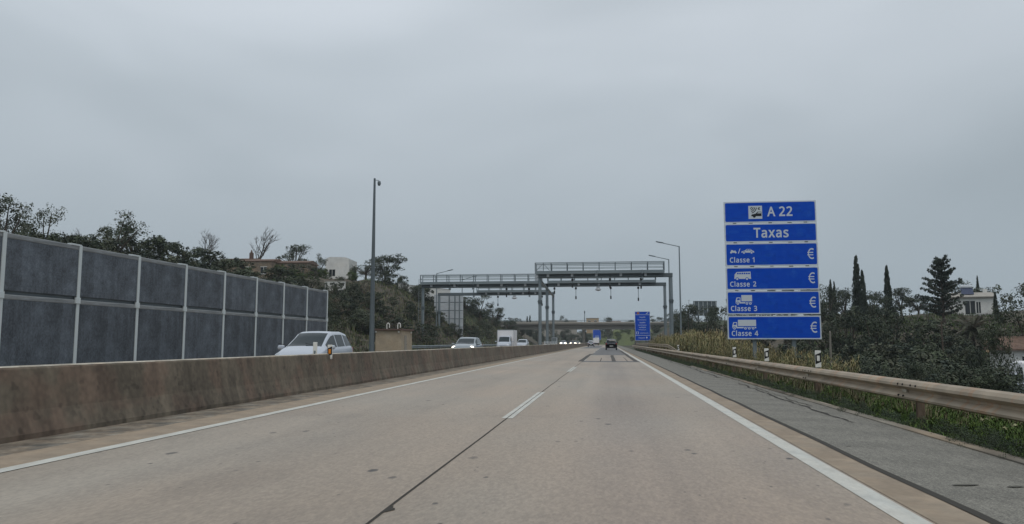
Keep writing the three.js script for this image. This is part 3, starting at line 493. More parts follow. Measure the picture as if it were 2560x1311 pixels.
// ------------------------------------------------------------ overpass
{
  const t = thing('overpass', 'concrete road bridge crossing the motorway ahead', 'bridge', [0, 0, 270]);
  part('deck', [box(130, 0.5, 9, 0, 7.3, 0)], M.deck, t);
  for (const z of [-3.2, 0, 3.2]) part('girder', box(130, 1.5, 0.9, 0, 6.3, z), M.deck, t);
  for (const z of [4.5, -4.5]) { part('parapet', box(130, 0.5, 0.25, 0, 7.75, z), M.parapet, t); const pp = part('handrail', box(130, 0.08, 0.08, 0, 8.6, z), M.galv, t); for (let x = -64; x < 65; x += 2.5) part('railing_post', box(0.08, 0.7, 0.08, x, 8.3, z), M.galv, pp); }
  for (const x of [-23.4, -8.1, 9.6]) { for (const z of [-2.6, 2.6]) part('pier', cyl(0.5, 0.5, 5.7, x, 0, z, 14), M.deck, t); part('pier_cap', box(1.3, 0.5, 8, x, 5.4, 0), M.deck, t); }
  for (const x of [-36, 21]) part('abutment', box(3, 7, 9.4, x, 3.6, 0), M.deck, t);
}
// ------------------------------------------------------------ vehicles (front towards local +z)
// stations: [z, half width, sill y, belt y, top y, half width at top]
function carGrid(st) {
  return st.map(([z, hw, ys, yb, yt, ht]) => {
    const h = []; const e = yt - 0.045, L = (a, b, k) => a + (b - a) * k;
    const bx = hw * 0.945, by = yb;
    h.push([hw * 0.90, ys], [hw * 0.985, ys + 0.10], [hw, L(ys, yb, 0.5)], [hw * 0.985, yb - 0.06], [bx, by], [L(bx, ht, 0.10), L(by, e, 0.10)], [L(bx, ht, 0.86), L(by, e, 0.86)], [ht, e], [ht * 0.90, yt - 0.012], [ht * 0.45, yt + 0.004]);
    const row = h.map(([x, y]) => [x, y, z]); row.push([0, yt + 0.008, z]); for (let i = h.length - 1; i >= 0; i--) row.push([-h[i][0], h[i][1], z]);
    return row;                                               // 21 points
  });
}
function carShell(spec) {
  const g = carGrid(spec.st), n = g[0].length, out = { body: [], windscreen: [], rear_window: [], sides: {} };
  const all = [], nrm = g.map((r) => r.map(() => new THREE.Vector3()));
  const add = (list, i, j) => list.push([i, j]);
  for (let i = 0; i < g.length - 1; i++) for (let j = 0; j < n - 1; j++) {
    all.push([i, j]); const m = Math.min(j, n - 2 - j), top = m >= 8, side = m === 5;
    if (top && i >= spec.ws[0] && i < spec.ws[1]) add(out.windscreen, i, j);
    else if (top && i >= spec.rw[0] && i < spec.rw[1]) add(out.rear_window, i, j);
    else if (side && (spec.side ?? []).some(([a, b]) => i >= a && i < b)) { const k = spec.side.findIndex(([a, b]) => i >= a && i < b) + (j > n / 2 ? 's' : 'd'); (out.sides[k] ??= []).push([i, j]); }
    else add(out.body, i, j);
  }
  const p = (i, j) => new THREE.Vector3(...g[i][j]);
  for (const [i, j] of all) { const a = p(i, j), b = p(i + 1, j), c = p(i + 1, j + 1), d = p(i, j + 1), f = c.clone().sub(a).cross(d.clone().sub(b)); for (const [x, y] of [[i, j], [i + 1, j], [i + 1, j + 1], [i, j + 1]]) nrm[x][y].add(f); }
  nrm.flat().forEach((v) => v.normalize().negate());
  const sign = nrm[Math.floor(g.length / 2)][10].y < 0 ? -1 : 1; if (sign < 0) nrm.flat().forEach((v) => v.negate());
  const build = (faces, cap) => {
    const pos = [], no = []; const tri = (...q) => q.forEach(([i, j]) => { pos.push(...g[i][j]); no.push(nrm[i][j].x, nrm[i][j].y, nrm[i][j].z); });
    for (const [i, j] of faces) { tri([i, j], [i + 1, j], [i + 1, j + 1]); tri([i, j], [i + 1, j + 1], [i, j + 1]); }
    if (cap) for (const [i, s] of [[0, 1], [g.length - 1, -1]]) for (let j = 0; j < n - 1; j++) { const r = g[i], c = [0, (r[0][1] + r[10][1]) / 2, r[0][2]]; pos.push(...r[j], ...r[j + 1], ...c); for (let q = 0; q < 3; q++) no.push(0, 0, s); }
    const b = new THREE.BufferGeometry(); b.setAttribute('position', new THREE.Float32BufferAttribute(pos, 3)); b.setAttribute('normal', new THREE.Float32BufferAttribute(no, 3)); b.setAttribute('uv', new THREE.Float32BufferAttribute(new Float32Array(pos.length / 3 * 2), 2)); return b;
  };
  return { body: build(out.body, true), windscreen: build(out.windscreen), rear: out.rear_window.length ? build(out.rear_window) : null, sides: Object.values(out.sides).map((f) => build(f)) };
}
function wheel(parent, x, z, r) {
  const w = part('wheel', new THREE.CylinderGeometry(r * 1.12, r * 1.12, 0.1, 18).rotateZ(Math.PI / 2).translate(x - Math.sign(x) * 0.07, r, z), M.plastic, parent);
  part('tyre', new THREE.TorusGeometry(r * 0.8, r * 0.22, 8, 20).rotateY(Math.PI / 2).translate(x, r, z), M.tyre, w);
  part('rim', new THREE.CylinderGeometry(r * 0.66, r * 0.66, 0.1, 16).rotateZ(Math.PI / 2).translate(x + Math.sign(x) * 0.01, r, z), M.rim, w);
}
function makeCar(kind, name, label, cat, pos, turn, paint, opt = {}) {
  const t = thing(name, label, cat, pos, turn, opt.group);
  const S = {
    hatch: { st: [[2.0, 0.60, 0.25, 0.55, 0.62, 0.50], [1.92, 0.74, 0.22, 0.66, 0.76, 0.60], [1.75, 0.82, 0.20, 0.78, 0.88, 0.66], [1.35, 0.845, 0.20, 0.88, 1.0, 0.70], [1.08, 0.85, 0.20, 0.94, 1.06, 0.70], [0.86, 0.85, 0.20, 0.95, 1.17, 0.665], [0.50, 0.85, 0.20, 0.96, 1.37, 0.615], [0.22, 0.85, 0.20, 0.96, 1.53, 0.60], [-0.1, 0.85, 0.20, 0.97, 1.59, 0.60], [-0.16, 0.85, 0.20, 0.97, 1.595, 0.60], [-0.95, 0.85, 0.20, 0.99, 1.60, 0.60], [-1.03, 0.85, 0.20, 0.99, 1.595, 0.60], [-1.50, 0.84, 0.21, 1.02, 1.54, 0.59], [-1.72, 0.83, 0.22, 1.02, 1.44, 0.58], [-1.85, 0.80, 0.25, 0.98, 1.06, 0.60], [-1.95, 0.70, 0.30, 0.75, 0.82, 0.58]], ws: [4, 7], rw: [13, 14], side: [[5, 8], [9, 10], [11, 13]], wheels: [[0.77, 1.28], [0.77, -1.25]], r: 0.30, mir: [0.93, 1.02, 0.88], hl: [0.60, 0.72, 1.78] },
    saloon: { st: [[2.2, 0.62, 0.25, 0.50, 0.58, 0.52], [2.12, 0.78, 0.22, 0.62, 0.70, 0.64], [1.9, 0.87, 0.20, 0.72, 0.82, 0.70], [1.4, 0.90, 0.20, 0.84, 0.93, 0.74], [1.0, 0.90, 0.20, 0.90, 1.0, 0.73], [0.7, 0.90, 0.20, 0.91, 1.13, 0.69], [0.3, 0.90, 0.20, 0.92, 1.33, 0.63], [0.05, 0.90, 0.20, 0.92, 1.42, 0.60], [-0.3, 0.90, 0.20, 0.93, 1.46, 0.59], [-0.36, 0.90, 0.20, 0.93, 1.46, 0.59], [-1.1, 0.90, 0.20, 0.95, 1.44, 0.58], [-1.2, 0.90, 0.20, 0.95, 1.43, 0.58], [-1.6, 0.88, 0.22, 0.97, 1.34, 0.57], [-1.75, 0.87, 0.22, 0.97, 1.27, 0.57], [-2.0, 0.85, 0.25, 0.93, 1.02, 0.62], [-2.12, 0.74, 0.30, 0.75, 0.80, 0.6]], ws: [4, 7], rw: [12, 14], side: [[5, 8], [9, 10], [11, 12]], wheels: [[0.80, 1.38], [0.80, -1.30]], r: 0.32, mir: [0.98, 0.97, 0.75], hl: [0.66, 0.68, 1.97] },
    suv: { st: [[2.15, 0.66, 0.30, 0.62, 0.70, 0.56], [2.05, 0.82, 0.26, 0.80, 0.90, 0.68], [1.6, 0.89, 0.25, 0.95, 1.05, 0.74], [1.0, 0.90, 0.25, 1.0, 1.12, 0.75], [0.6, 0.90, 0.25, 1.02, 1.32, 0.70], [0.2, 0.90, 0.25, 1.03, 1.55, 0.65], [-0.1, 0.90, 0.25, 1.03, 1.62, 0.63], [-0.3, 0.90, 0.25, 1.03, 1.66, 0.63], [-1.3, 0.90, 0.25, 1.05, 1.66, 0.63], [-1.75, 0.89, 0.26, 1.06, 1.62, 0.63], [-1.95, 0.88, 0.27, 1.06, 1.52, 0.64], [-2.12, 0.87, 0.28, 1.04, 1.10, 0.74], [-2.2, 0.84, 0.32, 0.85, 0.92, 0.72]], ws: [3, 5], rw: [10, 11], side: [[4, 6], [6, 8], [8, 9]], wheels: [[0.80, 1.35], [0.80, -1.35]], r: 0.35, mir: [0.98, 1.12, 0.6], hl: [0.66, 0.85, 1.88] },
    van: { st: [[2.4, 0.70, 0.32, 0.70, 0.80, 0.60], [2.3, 0.86, 0.28, 0.90, 1.0, 0.72], [2.0, 0.95, 0.26, 1.05, 1.16, 0.80], [1.75, 0.96, 0.26, 1.12, 1.24, 0.80], [1.4, 0.96, 0.26, 1.14, 1.55, 0.77], [1.0, 0.96, 0.26, 1.15, 1.90, 0.74], [0.8, 0.96, 0.26, 1.15, 2.0, 0.74], [0.1, 0.96, 0.26, 1.15, 2.04, 0.76], [-0.3, 0.96, 0.26, 1.15, 2.04, 0.76]], ws: [3, 5], rw: [99, 99], side: [[4, 7]], wheels: [[0.86, 1.6]], r: 0.34, mir: [1.12, 1.28, 1.35], hl: [0.72, 0.95, 2.18] },
  }[kind];
  const sh = carShell(S);
  part('body', sh.body, paint, t);
  const ws = part('windscreen', sh.windscreen, M.glass, t);
  if (sh.rear) part('rear_window', sh.rear, M.glass, t);
  for (const s of sh.sides) part('side_window', s, M.glass, t);
  for (const [x, z] of S.wheels) { wheel(t, x, z, S.r); wheel(t, -x, z, S.r); }
  const [mx, my, mz] = S.mir;
  for (const s of [1, -1]) { const m = part('wing_mirror', rbox(0.24, 0.15, 0.16, 0.06, s * mx, my, mz, 3), paint, t); part('mirror_arm', rbox(0.14, 0.05, 0.08, 0.02, s * (mx - 0.14), my - 0.07, mz), M.plastic, m); }
  if (opt.small) return t;
  const z0 = S.st[0][0], [hx, hy, hz] = S.hl;
  for (const s of [1, -1]) {
    part('headlight', new THREE.SphereGeometry(opt.lamp ?? 0.13, 14, 10).scale(1.25, 0.8, 0.9).translate(s * hx, hy, hz), opt.lit ? M.lampOn : M.lensOff, t);
    if (opt.lit) { const l = new THREE.SpotLight(0xfff0d8, opt.lit, 40, 0.5, 0.6); l.position.set(s * hx, hy, hz + 0.2); l.target.position.set(s * hx, 0, hz + 14); l.castShadow = true; t.add(l, l.target); }
  }
  part('grille', [rbox(0.9, 0.16, 0.1, 0.03, 0, S.st[0][3] - 0.08, z0 - 0.03), rbox(1.0, 0.12, 0.1, 0.03, 0, 0.33, z0 - 0.02)], M.plastic, t);
  part('number_plate', rbox(0.52, 0.11, 0.02, 0.004, 0, 0.45, z0 + 0.03), M.white, t);
  if (kind !== 'van') {
    const l = S.st[S.st.length - 1], k = S.st[S.st.length - 2];
    for (const s of [1, -1]) part('tail_light', rbox(0.2, 0.26, 0.1, 0.03, s * (k[1] - 0.12), k[3] - 0.1, k[0] - 0.03), M.tail, t);
    part('rear_number_plate', rbox(0.52, 0.11, 0.02, 0.004, 0, 0.62, l[0] - 0.02), M.white, t);
    part('bumper', rbox(1.5, 0.2, 0.16, 0.05, 0, 0.38, l[0] + 0.02), M.plastic, t);
    for (const s of [1, -1]) part('wiper', [limb(P3(s * 0.5 - 0.1, S.st[S.ws[0]][4] + 0.02, S.st[S.ws[0]][0]), P3(s * 0.5 - 0.5, S.st[S.ws[0]][4] + 0.1, S.st[S.ws[0]][0] - 0.12), 0.012, 0.01)], M.plastic, ws);
  }
  return t;
}
makeCar('hatch', 'car', 'white hatchback, the nearest oncoming car, beside the noise wall', 'car', [-10.62, 0, 27.6], 0, M.carWhite);
makeCar('suv', 'car', 'grey oncoming car with bright headlights below the sign back', 'car', [-10.7, 0, 59.2], 0, M.carSilver, { lit: 6, lamp: 0.14 }).scale.set(1, 0.95, 1);
{
  const t = makeCar('van', 'box_truck', 'white oncoming box van with a tall square cargo body', 'truck', [-13.6, 0, 104], 0, M.carWhite);
  part('cargo_box', rbox(2.2, 2.15, 3.8, 0.04, 0, 1.75, -2.0), M.boxWhite, t);
  part('box_frame', [box(2.26, 0.08, 0.08, 0, 2.80, -0.12), box(0.08, 2.1, 0.08, 1.1, 1.78, -0.12), box(0.08, 2.1, 0.08, -1.1, 1.78, -0.12)], M.signBack, t);
  part('chassis', box(1.2, 0.25, 4.2, 0, 0.55, -1.8), M.plastic, t);
  wheel(t, 0.9, -2.6, 0.34); wheel(t, -0.9, -2.6, 0.34);
}
makeCar('suv', 'car', 'white car half hidden behind the oncoming box van', 'car', [-13.4, 0, 123], 0, M.carWhite);
makeCar('suv', 'car', 'dark SUV driving ahead in the right lane', 'car', [0.5, 0, 121], Math.PI, M.carDark);
const far = 'small distant oncoming cars with headlights on';
makeCar('suv', 'car', 'distant white oncoming car with two headlights, leftmost of the far group', 'car', [-13.9, 0, 247], 0, M.carWhite, { group: far, lit: 8, lamp: 0.3 });
makeCar('saloon', 'car', 'distant grey oncoming car between the far headlights, no lights visible', 'car', [-13.0, 0, 262], 0, M.carSilver, { group: far });
makeCar('suv', 'car', 'distant dark oncoming car with headlights on, middle of the far group', 'car', [-11.0, 0, 250], 0, M.carDark, { group: far, lit: 8, lamp: 0.26 });
makeCar('saloon', 'car', 'distant grey oncoming car with headlights, rightmost of the far group', 'car', [-11.0, 0, 290], 0, M.carBlue, { group: far, lit: 8, lamp: 0.3 });
makeCar('hatch', 'car', 'distant pale car ahead in the left lane close to the median barrier', 'car', [-4.35, 0, 205], Math.PI, M.carWhite);
{
  const t = makeCar('van', 'box_truck', 'distant white lorry ahead in the left lane below the far blue sign', 'truck', [-3.9 + cx(306), 0, 306], Math.PI, M.carBlue, {});
  part('cargo_box', rbox(2.2, 1.9, 4.2, 0.04, 0, 1.85, -2.2), M.boxWhite, t); part('chassis', box(1.2, 0.3, 4.2, 0, 0.6, -1.8), M.plastic, t);
  wheel(t, 0.9, -2.8, 0.34); wheel(t, -0.9, -2.8, 0.34);
  for (const s of [1, -1]) part('tail_light', rbox(0.16, 0.3, 0.06, 0.02, s * 0.95, 0.75, -4.32), M.tail, t);
}
makeCar('hatch', 'car', 'pale parked car low in the valley at the right edge', 'car', [24.9, groundY(24.9, 52) + 0.1, 52], 0.3, M.carWhite);

// ------------------------------------------------------------ buildings
function win(parent, x, y, z, w, h, faceX = 0) {
  const f = part('window', faceX ? box(0.06, h, w, x, y, z) : box(w, h, 0.06, x, y, z), M.windowDark, parent);
  part('window_frame', faceX ? [box(0.1, 0.07, w + 0.1, x, y - h / 2, z), box(0.1, 0.07, w + 0.1, x, y + h / 2, z), box(0.1, h, 0.06, x, y, z)] : [box(w + 0.14, 0.08, 0.1, x, y - h / 2, z), box(w + 0.14, 0.08, 0.1, x, y + h / 2, z), box(0.06, h, 0.1, x, y, z)], M.plasterWhite, f);
}
function gable(w, h, d, ov, x, y, z) {                      // ridge along x
  const s = new THREE.Shape(); s.moveTo(-d / 2 - ov, 0); s.lineTo(0, h); s.lineTo(d / 2 + ov, 0); s.lineTo(d / 2 + ov, -0.12); s.lineTo(-d / 2 - ov, -0.12); s.closePath();
  return new THREE.ExtrudeGeometry(s, { depth: w + ov * 2, bevelEnabled: false }).translate(0, 0, -(w + ov * 2) / 2).rotateY(Math.PI / 2).translate(x, y, z);
}
{
  const t = thing('farmhouse', 'old stone farmhouse with terracotta roof and chimney on the left hilltop', 'house', [-53, 10.4, 116], 0.05);
  part('wall', [box(5.0, 3.2, 6, -0.5, 1.5, 0), box(5.2, 3.7, 5, -4.6, 1.9, -2), box(5, 2.8, 5, 4.4, 1.7, -1.5)], M.plasterOld, t);
  const r = part('roof', [gable(5.0, 0.55, 6, 0.15, -0.5, 3.2, 0), gable(5.2, 0.35, 5, 0.1, -4.6, 3.75, -2), gable(5, 0.5, 5, 0.15, 4.4, 3.1, -1.5)], M.tile, t);
  part('chimney', [box(0.5, 1.2, 0.5, -2.6, 4.2, -0.4), cyl(0.2, 0.05, 0.5, -2.6, 4.8, -0.4, 6)], M.roofBrown, r);
  for (const x of [-1.6, 0.8]) win(t, x, 1.7, 3.0, 0.9, 1.1); part('door', box(0.9, 1.9, 0.06, 2.6, 1.1, 1.03), M.roofBrown, t);
}
{
  const t = thing('house', 'white cubic house with a stepped wall on the left hill beside a small cypress', 'house', [-49.6, 11.9, 141], 0.08);
  part('wall', [box(4.4, 4.6, 6, 0, 2.3, 0)], M.plasterWhite, t);
  const s = new THREE.Shape(); s.moveTo(-2.2, 0); s.lineTo(-1.5, 0.35); s.lineTo(1.4, 0.3); s.lineTo(2.2, -0.0); s.closePath(); part('roof', new THREE.ExtrudeGeometry(s, { depth: 6, bevelEnabled: false }).translate(0, 4.6, -3), M.plasterWhite, t);
  part('annex', [box(3.2, 2.0, 4, -4.4, 1.0, -1)], M.plasterWhite, t); part('terrace', box(6.6, 0.9, 1.6, -0.6, 0.3, 3.8), M.plasterOld, t);
  win(t, -0.9, 2.0, 3.0, 1.1, 1.3); win(t, -2.21, 2.2, 0.5, 1.0, 1.2, 1); part('door', box(0.8, 2.0, 0.05, -4.6, 1.0, 1.0), M.windowDark, t);
}
{ const t = thing('garden_wall', 'short bright white garden wall on the slope below the white house', 'wall', [-37.6, 7.6, 104.5]); part('wall', box(2.9, 2.0, 0.3, 0, 1.0, 0), M.plasterWhite, t); part('coping', box(3.0, 0.1, 0.4, 0, 2.05, 0), M.parapet, t); }
{ const t = thing('garden_wall', 'long low white wall along the hilltop behind the gantry', 'wall', [-35.5, 9.0, 151], -0.106); part('wall', box(0.3, 3.6, 30, 0, 1.2, 0).rotateX(0.03), M.plasterWhite, t); part('coping', box(0.4, 0.1, 30.1, 0, 3.05, 0).rotateX(0.03), M.parapet, t); }
{
  const t = thing('villa', 'white villa with a solar water heater on its roof behind the palm', 'house', [50, 3.6, 116], -0.25);
  part('wall', [box(5.4, 3.3, 5, 0, 2.1, 0)], M.plasterWhite, t);
  const r = part('roof', [gable(5.5, 0.7, 5.2, 0.3, 0, 3.8, 0)], M.parapet, t); part('chimney', box(0.5, 0.9, 0.5, 2.2, 4.5, 0), M.plasterWhite, r);
  part('solar_panel', box(1.5, 0.05, 1.4).rotateX(0.7).translate(-0.2, 4.6, 1.4), M.solar, t); part('water_tank', new THREE.CylinderGeometry(0.26, 0.26, 1.4, 12).rotateZ(Math.PI / 2).translate(-0.2, 5.25, 0.7), M.signBack, t);
  part('terrace', box(6.4, 0.2, 2, 0, 0.6, 3.4), M.parapet, t); for (const x of [-2.9, 0, 2.9]) part('column', box(0.25, 1.6, 0.25, x, -0.1, 4.2), M.plasterWhite, t);
  win(t, -0.1, 2.3, 2.5, 1.2, 1.9); win(t, 0.9, 2.3, 2.5, 0.5, 1.6);
}
{
  const t = thing('shed', 'low outbuilding with orange tiled roof at the right edge of the valley', 'house', [30.6, groundY(30.6, 61) - 0.1, 61], -0.1);
  part('wall', box(4.4, 1.9, 4, 0, 0.95, 0), M.plasterWhite, t); part('roof', gable(4.6, 0.9, 4.2, 0.3, 0, 1.95, 0), M.tile, t); win(t, -1.0, 1.1, 2.0, 1.0, 0.7); part('door', box(0.8, 1.6, 0.05, 0.6, 0.8, 2.02), M.windowDark, t);
}
{ const t = thing('caravan', 'pale old caravan parked in front of the tiled outbuilding at the right edge', 'caravan', [27.9, groundY(27.9, 56), 56], -0.1); part('body', rbox(3.2, 1.5, 1.8, 0.2, 0.6, 1.15, 0, 3), M.boxWhite, t); win(t, 0.2, 1.45, 0.9, 1.4, 0.4); for (const x of [0.1, 1.1]) part('wheel', new THREE.CylinderGeometry(0.28, 0.28, 0.2, 14).rotateX(Math.PI / 2).translate(x, 0.3, 0.8), M.tyre, t); }
{ const t = thing('field_wall', 'tan earth wall across the far green terrace on the right', 'wall', [36, groundY(36, 74) , 74], 0.1); part('wall', box(6, 1.1, 0.35, 0, 0.45, 0), M.tanWall, t); part('coping', box(6.1, 0.1, 0.45, 0, 1.05, 0), M.parapet, t); }
// skyline beyond the bridge
function farHouse(label, pos, w, h, d, mat, roof) { const t = thing('house', label, 'house', pos, 0, 'far houses above the bridge'); part('wall', box(w, h, d, 0, h / 2, 0), mat, t); part('roof', roof ? gable(w, 1.4, d, 0.4, 0, h, 0) : box(w + 0.4, 0.3, d + 0.4, 0, h + 0.15, 0), roof ? M.tile : M.parapet, t); const k = Math.max(2, Math.floor(w / 4)); for (let i = 0; i < k; i++) win(t, -w / 2 + (i + 0.5) * w / k, h - 1.8, d / 2, 1.2, 1.3); }
farHouse('tan building with flat roof, tallest of the far houses above the bridge', [-8.2, 6, 430], 6.6, 8, 8, M.tanWall, false);
farHouse('long pale building above the bridge, left of the tan one', [-24, 5, 420], 15, 7.4, 8, M.parapet, false);
farHouse('pale house with tiled roof above the bridge, right of the tan one', [3.5, 6, 440], 7, 5.5, 8, M.plasterWhite, true);
farHouse('very distant pale row of buildings above the left end of the bridge', [-43, 4, 400], 26, 7.6, 10, M.parapet, false);
{ const t = thing('antenna_mast', 'thin far mast rising above the bridge beside the tan building', 'mast', [-12.2, 5, 420]); part('pole', cyl(0.35, 0.12, 13, 0, 0, 0, 8), M.galvDark, t); part('head', cyl(0.3, 0.3, 1.2, 0, 11.5, 0, 8), M.galvDark, t); }
// ------------------------------------------------------------ vegetation
function leafSoup(seed, clumps, perClump, leaf, tones, up = 0.3) {   // clumps: [x, y, z, r]; returns merged leaf faces with a colour each
  const r = rngOf(seed), pos = [], nor = [], col = [], n = new THREE.Vector3(), a = new THREE.Vector3(), b = new THREE.Vector3(), p = new THREE.Vector3(), q = new THREE.Vector3();
  for (const [x, y, z, R, sy = 0.85, kn = 1] of clumps) {
    const tone = tones[Math.floor(r() * tones.length)], tk = 0.8 + 0.4 * r();
    for (let i = 0; i < perClump * kn; i++) {
      const th = r() * Math.PI * 2, c = r() * 2 - 1, s = Math.sqrt(1 - c * c), rad = R * (0.35 + 0.65 * Math.cbrt(r())) * (0.85 + 0.3 * r());
      n.set(s * Math.cos(th), c, s * Math.sin(th)); p.set(x + n.x * rad, y + n.y * rad * sy, z + n.z * rad);
      n.x += (r() - 0.5) * 1.6; n.y += (r() - 0.5) * 1.6 + up; n.z += (r() - 0.5) * 1.6; n.normalize();
      a.set(r() - 0.5, r() - 0.5, r() - 0.5).cross(n).normalize(); b.crossVectors(n, a);
      const L = leaf * (0.6 + 0.8 * r()), w = L * (0.35 + 0.25 * r()), k = tk * (0.7 + 0.6 * r());
      const P = [[-1, 0], [0, -1], [1, 0], [0, 1]].map(([u, v]) => q.copy(p).addScaledVector(a, u * L).addScaledVector(b, v * w).addScaledVector(n, u === 0 ? 0 : -0.18 * L).toArray());
      for (const j of [0, 1, 2, 0, 2, 3]) { pos.push(...P[j]); nor.push(n.x, n.y, n.z); col.push(tone[0] * k, tone[1] * k, tone[2] * k); }
    }
  }
  const g = new THREE.BufferGeometry(); g.setAttribute('position', new THREE.Float32BufferAttribute(pos, 3)); g.setAttribute('normal', new THREE.Float32BufferAttribute(nor, 3)); g.setAttribute('color', new THREE.Float32BufferAttribute(col, 3)); return g;
}
const T = {
  dark: [[0.044, 0.060, 0.038], [0.058, 0.074, 0.042], [0.038, 0.052, 0.038], [0.076, 0.084, 0.054]],
  olive: [[0.085, 0.10, 0.066], [0.068, 0.088, 0.054], [0.10, 0.11, 0.08]],
  bright: [[0.072, 0.105, 0.034], [0.09, 0.115, 0.04], [0.055, 0.085, 0.03]],
  dry: [[0.125, 0.10, 0.072], [0.10, 0.082, 0.062], [0.14, 0.115, 0.088], [0.075, 0.078, 0.05]],
  cyp: [[0.026, 0.040, 0.026], [0.032, 0.046, 0.030], [0.022, 0.034, 0.024]],
};
// every kind is built in a unit box: width 1, height 1, base at y = 0
function shrubKind(seed, tones, opt = {}) {
  const r = rngOf(seed), cl = [], n = opt.n ?? 30;
  for (let i = 0; i < n; i++) { const th = r() * 6.283, e = Math.pow(r(), 0.6), h = r(), w = 0.44 * Math.sqrt(Math.max(0.08, 1 - Math.pow(Math.abs(h - 0.38) / 0.66, 2.2))); cl.push([Math.cos(th) * w * e, 0.10 + h * 0.80, Math.sin(th) * w * e, 0.07 + 0.10 * r(), 0.9]); }
  cl.push([0, 0.42, 0, 0.30, 1.2, 3]);
  for (let i = 0; i < 12; i++) { const th = r() * 6.283; cl.push([Math.cos(th) * 0.42, 0.15 + 0.75 * r(), Math.sin(th) * 0.42, 0.05, 1, 0.4]); }
  const stems = []; for (let i = 0; i < 4; i++) { const th = r() * 6.283; stems.push(limb(P3(Math.cos(th) * 0.03, -0.06, Math.sin(th) * 0.03), P3(Math.cos(th) * 0.22, 0.6, Math.sin(th) * 0.22), 0.022, 0.008, 5)); }
  return { foliage: leafSoup(seed + 1, cl, opt.per ?? 70, opt.leaf ?? 0.030, tones), stem: mergeGeometries(stems) };
}
function branch(out, tips, r, a, dir, len, rad, depth, spread, up) {
  const mid = a.clone().addScaledVector(dir, len * 0.55).add(P3((r() - 0.5) * len * 0.14, 0, (r() - 0.5) * len * 0.14)), b = mid.clone().addScaledVector(dir.clone().add(P3((r() - 0.5) * 0.5, (r() - 0.3) * 0.4, (r() - 0.5) * 0.5)).normalize(), len * 0.5);
  out.push(limb(a, mid, rad, rad * 0.82, depth > 2 ? 6 : 4), limb(mid, b, rad * 0.82, rad * 0.62, depth > 2 ? 6 : 4));
  if (depth <= 0) { tips.push(b); return; }
  if (depth <= 2) tips.push(b);
  const k = depth > 2 ? 3 : 2 + (r() < 0.5 ? 1 : 0);
  for (let i = 0; i < k; i++) { const d = dir.clone().multiplyScalar(0.8).add(P3((r() - 0.5) * spread * 2, up + (r() - 0.4) * spread, (r() - 0.5) * spread * 2)).normalize(); branch(out, tips, r, i === 0 ? b : mid.clone().lerp(b, 0.3 + 0.7 * r()), d, len * (0.62 + 0.2 * r()), rad * (0.55 + 0.1 * r()), depth - 1, spread, up); }
}
function fitUnit(list) { const g = mergeGeometries(list); g.computeBoundingBox(); const b = g.boundingBox, w = Math.max(b.max.x - b.min.x, b.max.z - b.min.z), h = b.max.y; g.dispose(); return [1 / w, 1 / h]; }
function treeKind(seed, tones, opt = {}) {
  const r = rngOf(seed), out = [], tips = []; branch(out, tips, r, P3(0, -0.04, 0), P3((r() - 0.5) * 0.2, 1, (r() - 0.5) * 0.2).normalize(), opt.trunk ?? 0.34, opt.rad ?? 0.034, opt.depth ?? 4, opt.spread ?? 0.75, 0.18);
  const [sx, sy] = fitUnit(out), k = 0.86; const trunk = mergeGeometries(out).scale(sx * k, sy * k, sx * k);
  if (!tones) return { stem: trunk.scale(1 / k, 1 / k, 1 / k) };
  const cl = []; for (const p of tips) if (r() < (opt.fill ?? 0.9)) cl.push([p.x * sx * k, p.y * sy * k + 0.02, p.z * sx * k, (opt.R ?? 0.07) * (0.6 + 0.8 * r()), 0.8]);
  return { stem: trunk, foliage: leafSoup(seed + 3, cl, opt.per ?? 34, opt.leaf ?? 0.020, tones) };
}
function roundKind(seed, tones, opt = {}) {                // full crown of uneven lobes carried on a forked trunk
  const r = rngOf(seed), cl = [], st = [limb(P3(0, -0.05, 0), P3(0.01, 0.34, 0.01), 0.032, 0.024, 7)], y0 = opt.low ?? 0.26;
  for (let i = 0; i < (opt.lobes ?? 11); i++) {
    const th = i * 2.4 + r(), h = y0 + 0.08 + (0.86 - y0) * r(), w = 0.34 * Math.sqrt(Math.max(0.1, 1 - Math.pow(Math.abs(h - 0.55) / 0.5, 2))) * (0.45 + 0.7 * r()), R = (opt.R ?? 0.16) * (0.7 + 0.6 * r());
    const c = P3(Math.cos(th) * w, h, Math.sin(th) * w); st.push(limb(P3(0, 0.22 + 0.1 * r(), 0), c, 0.018, 0.006, 5));
    for (let k = 0; k < 12; k++) { const a = r() * 6.283, b = Math.acos(2 * r() - 1), q = R * (0.5 + 0.5 * r()); cl.push([c.x + q * Math.sin(b) * Math.cos(a), Math.min(0.96, c.y + q * Math.cos(b) * 0.8), c.z + q * Math.sin(b) * Math.sin(a), R * (0.28 + 0.3 * r()), 0.85]); }
    cl.push([c.x, c.y, c.z, R * 0.8, 0.9, 1.5]);
  }
  return { stem: mergeGeometries(st), foliage: leafSoup(seed + 1, cl, opt.per ?? 22, opt.leaf ?? 0.021, tones) };
}
function cypressKind(seed) {
  const r = rngOf(seed), cl = []; for (let i = 0; i < 210; i++) { const h = Math.pow(i / 210, 1.15), w = 0.36 * Math.pow(1 - h, 0.62) * sm(-0.05, 0.12, h) + 0.02, th = r() * 6.283; cl.push([Math.cos(th) * w * (0.5 + 0.5 * r()), 0.03 + h * 0.95, Math.sin(th) * w * (0.5 + 0.5 * r()), 0.19 * (1 - h * 0.72), 0.26]); }
  const pos = leafSoup(seed + 1, cl, 34, 0.032, T.cyp, 0.9); return { foliage: pos, stem: mergeGeometries([limb(P3(0, -0.05, 0), P3(0, 0.9, 0), 0.08, 0.01, 6)]) };
}
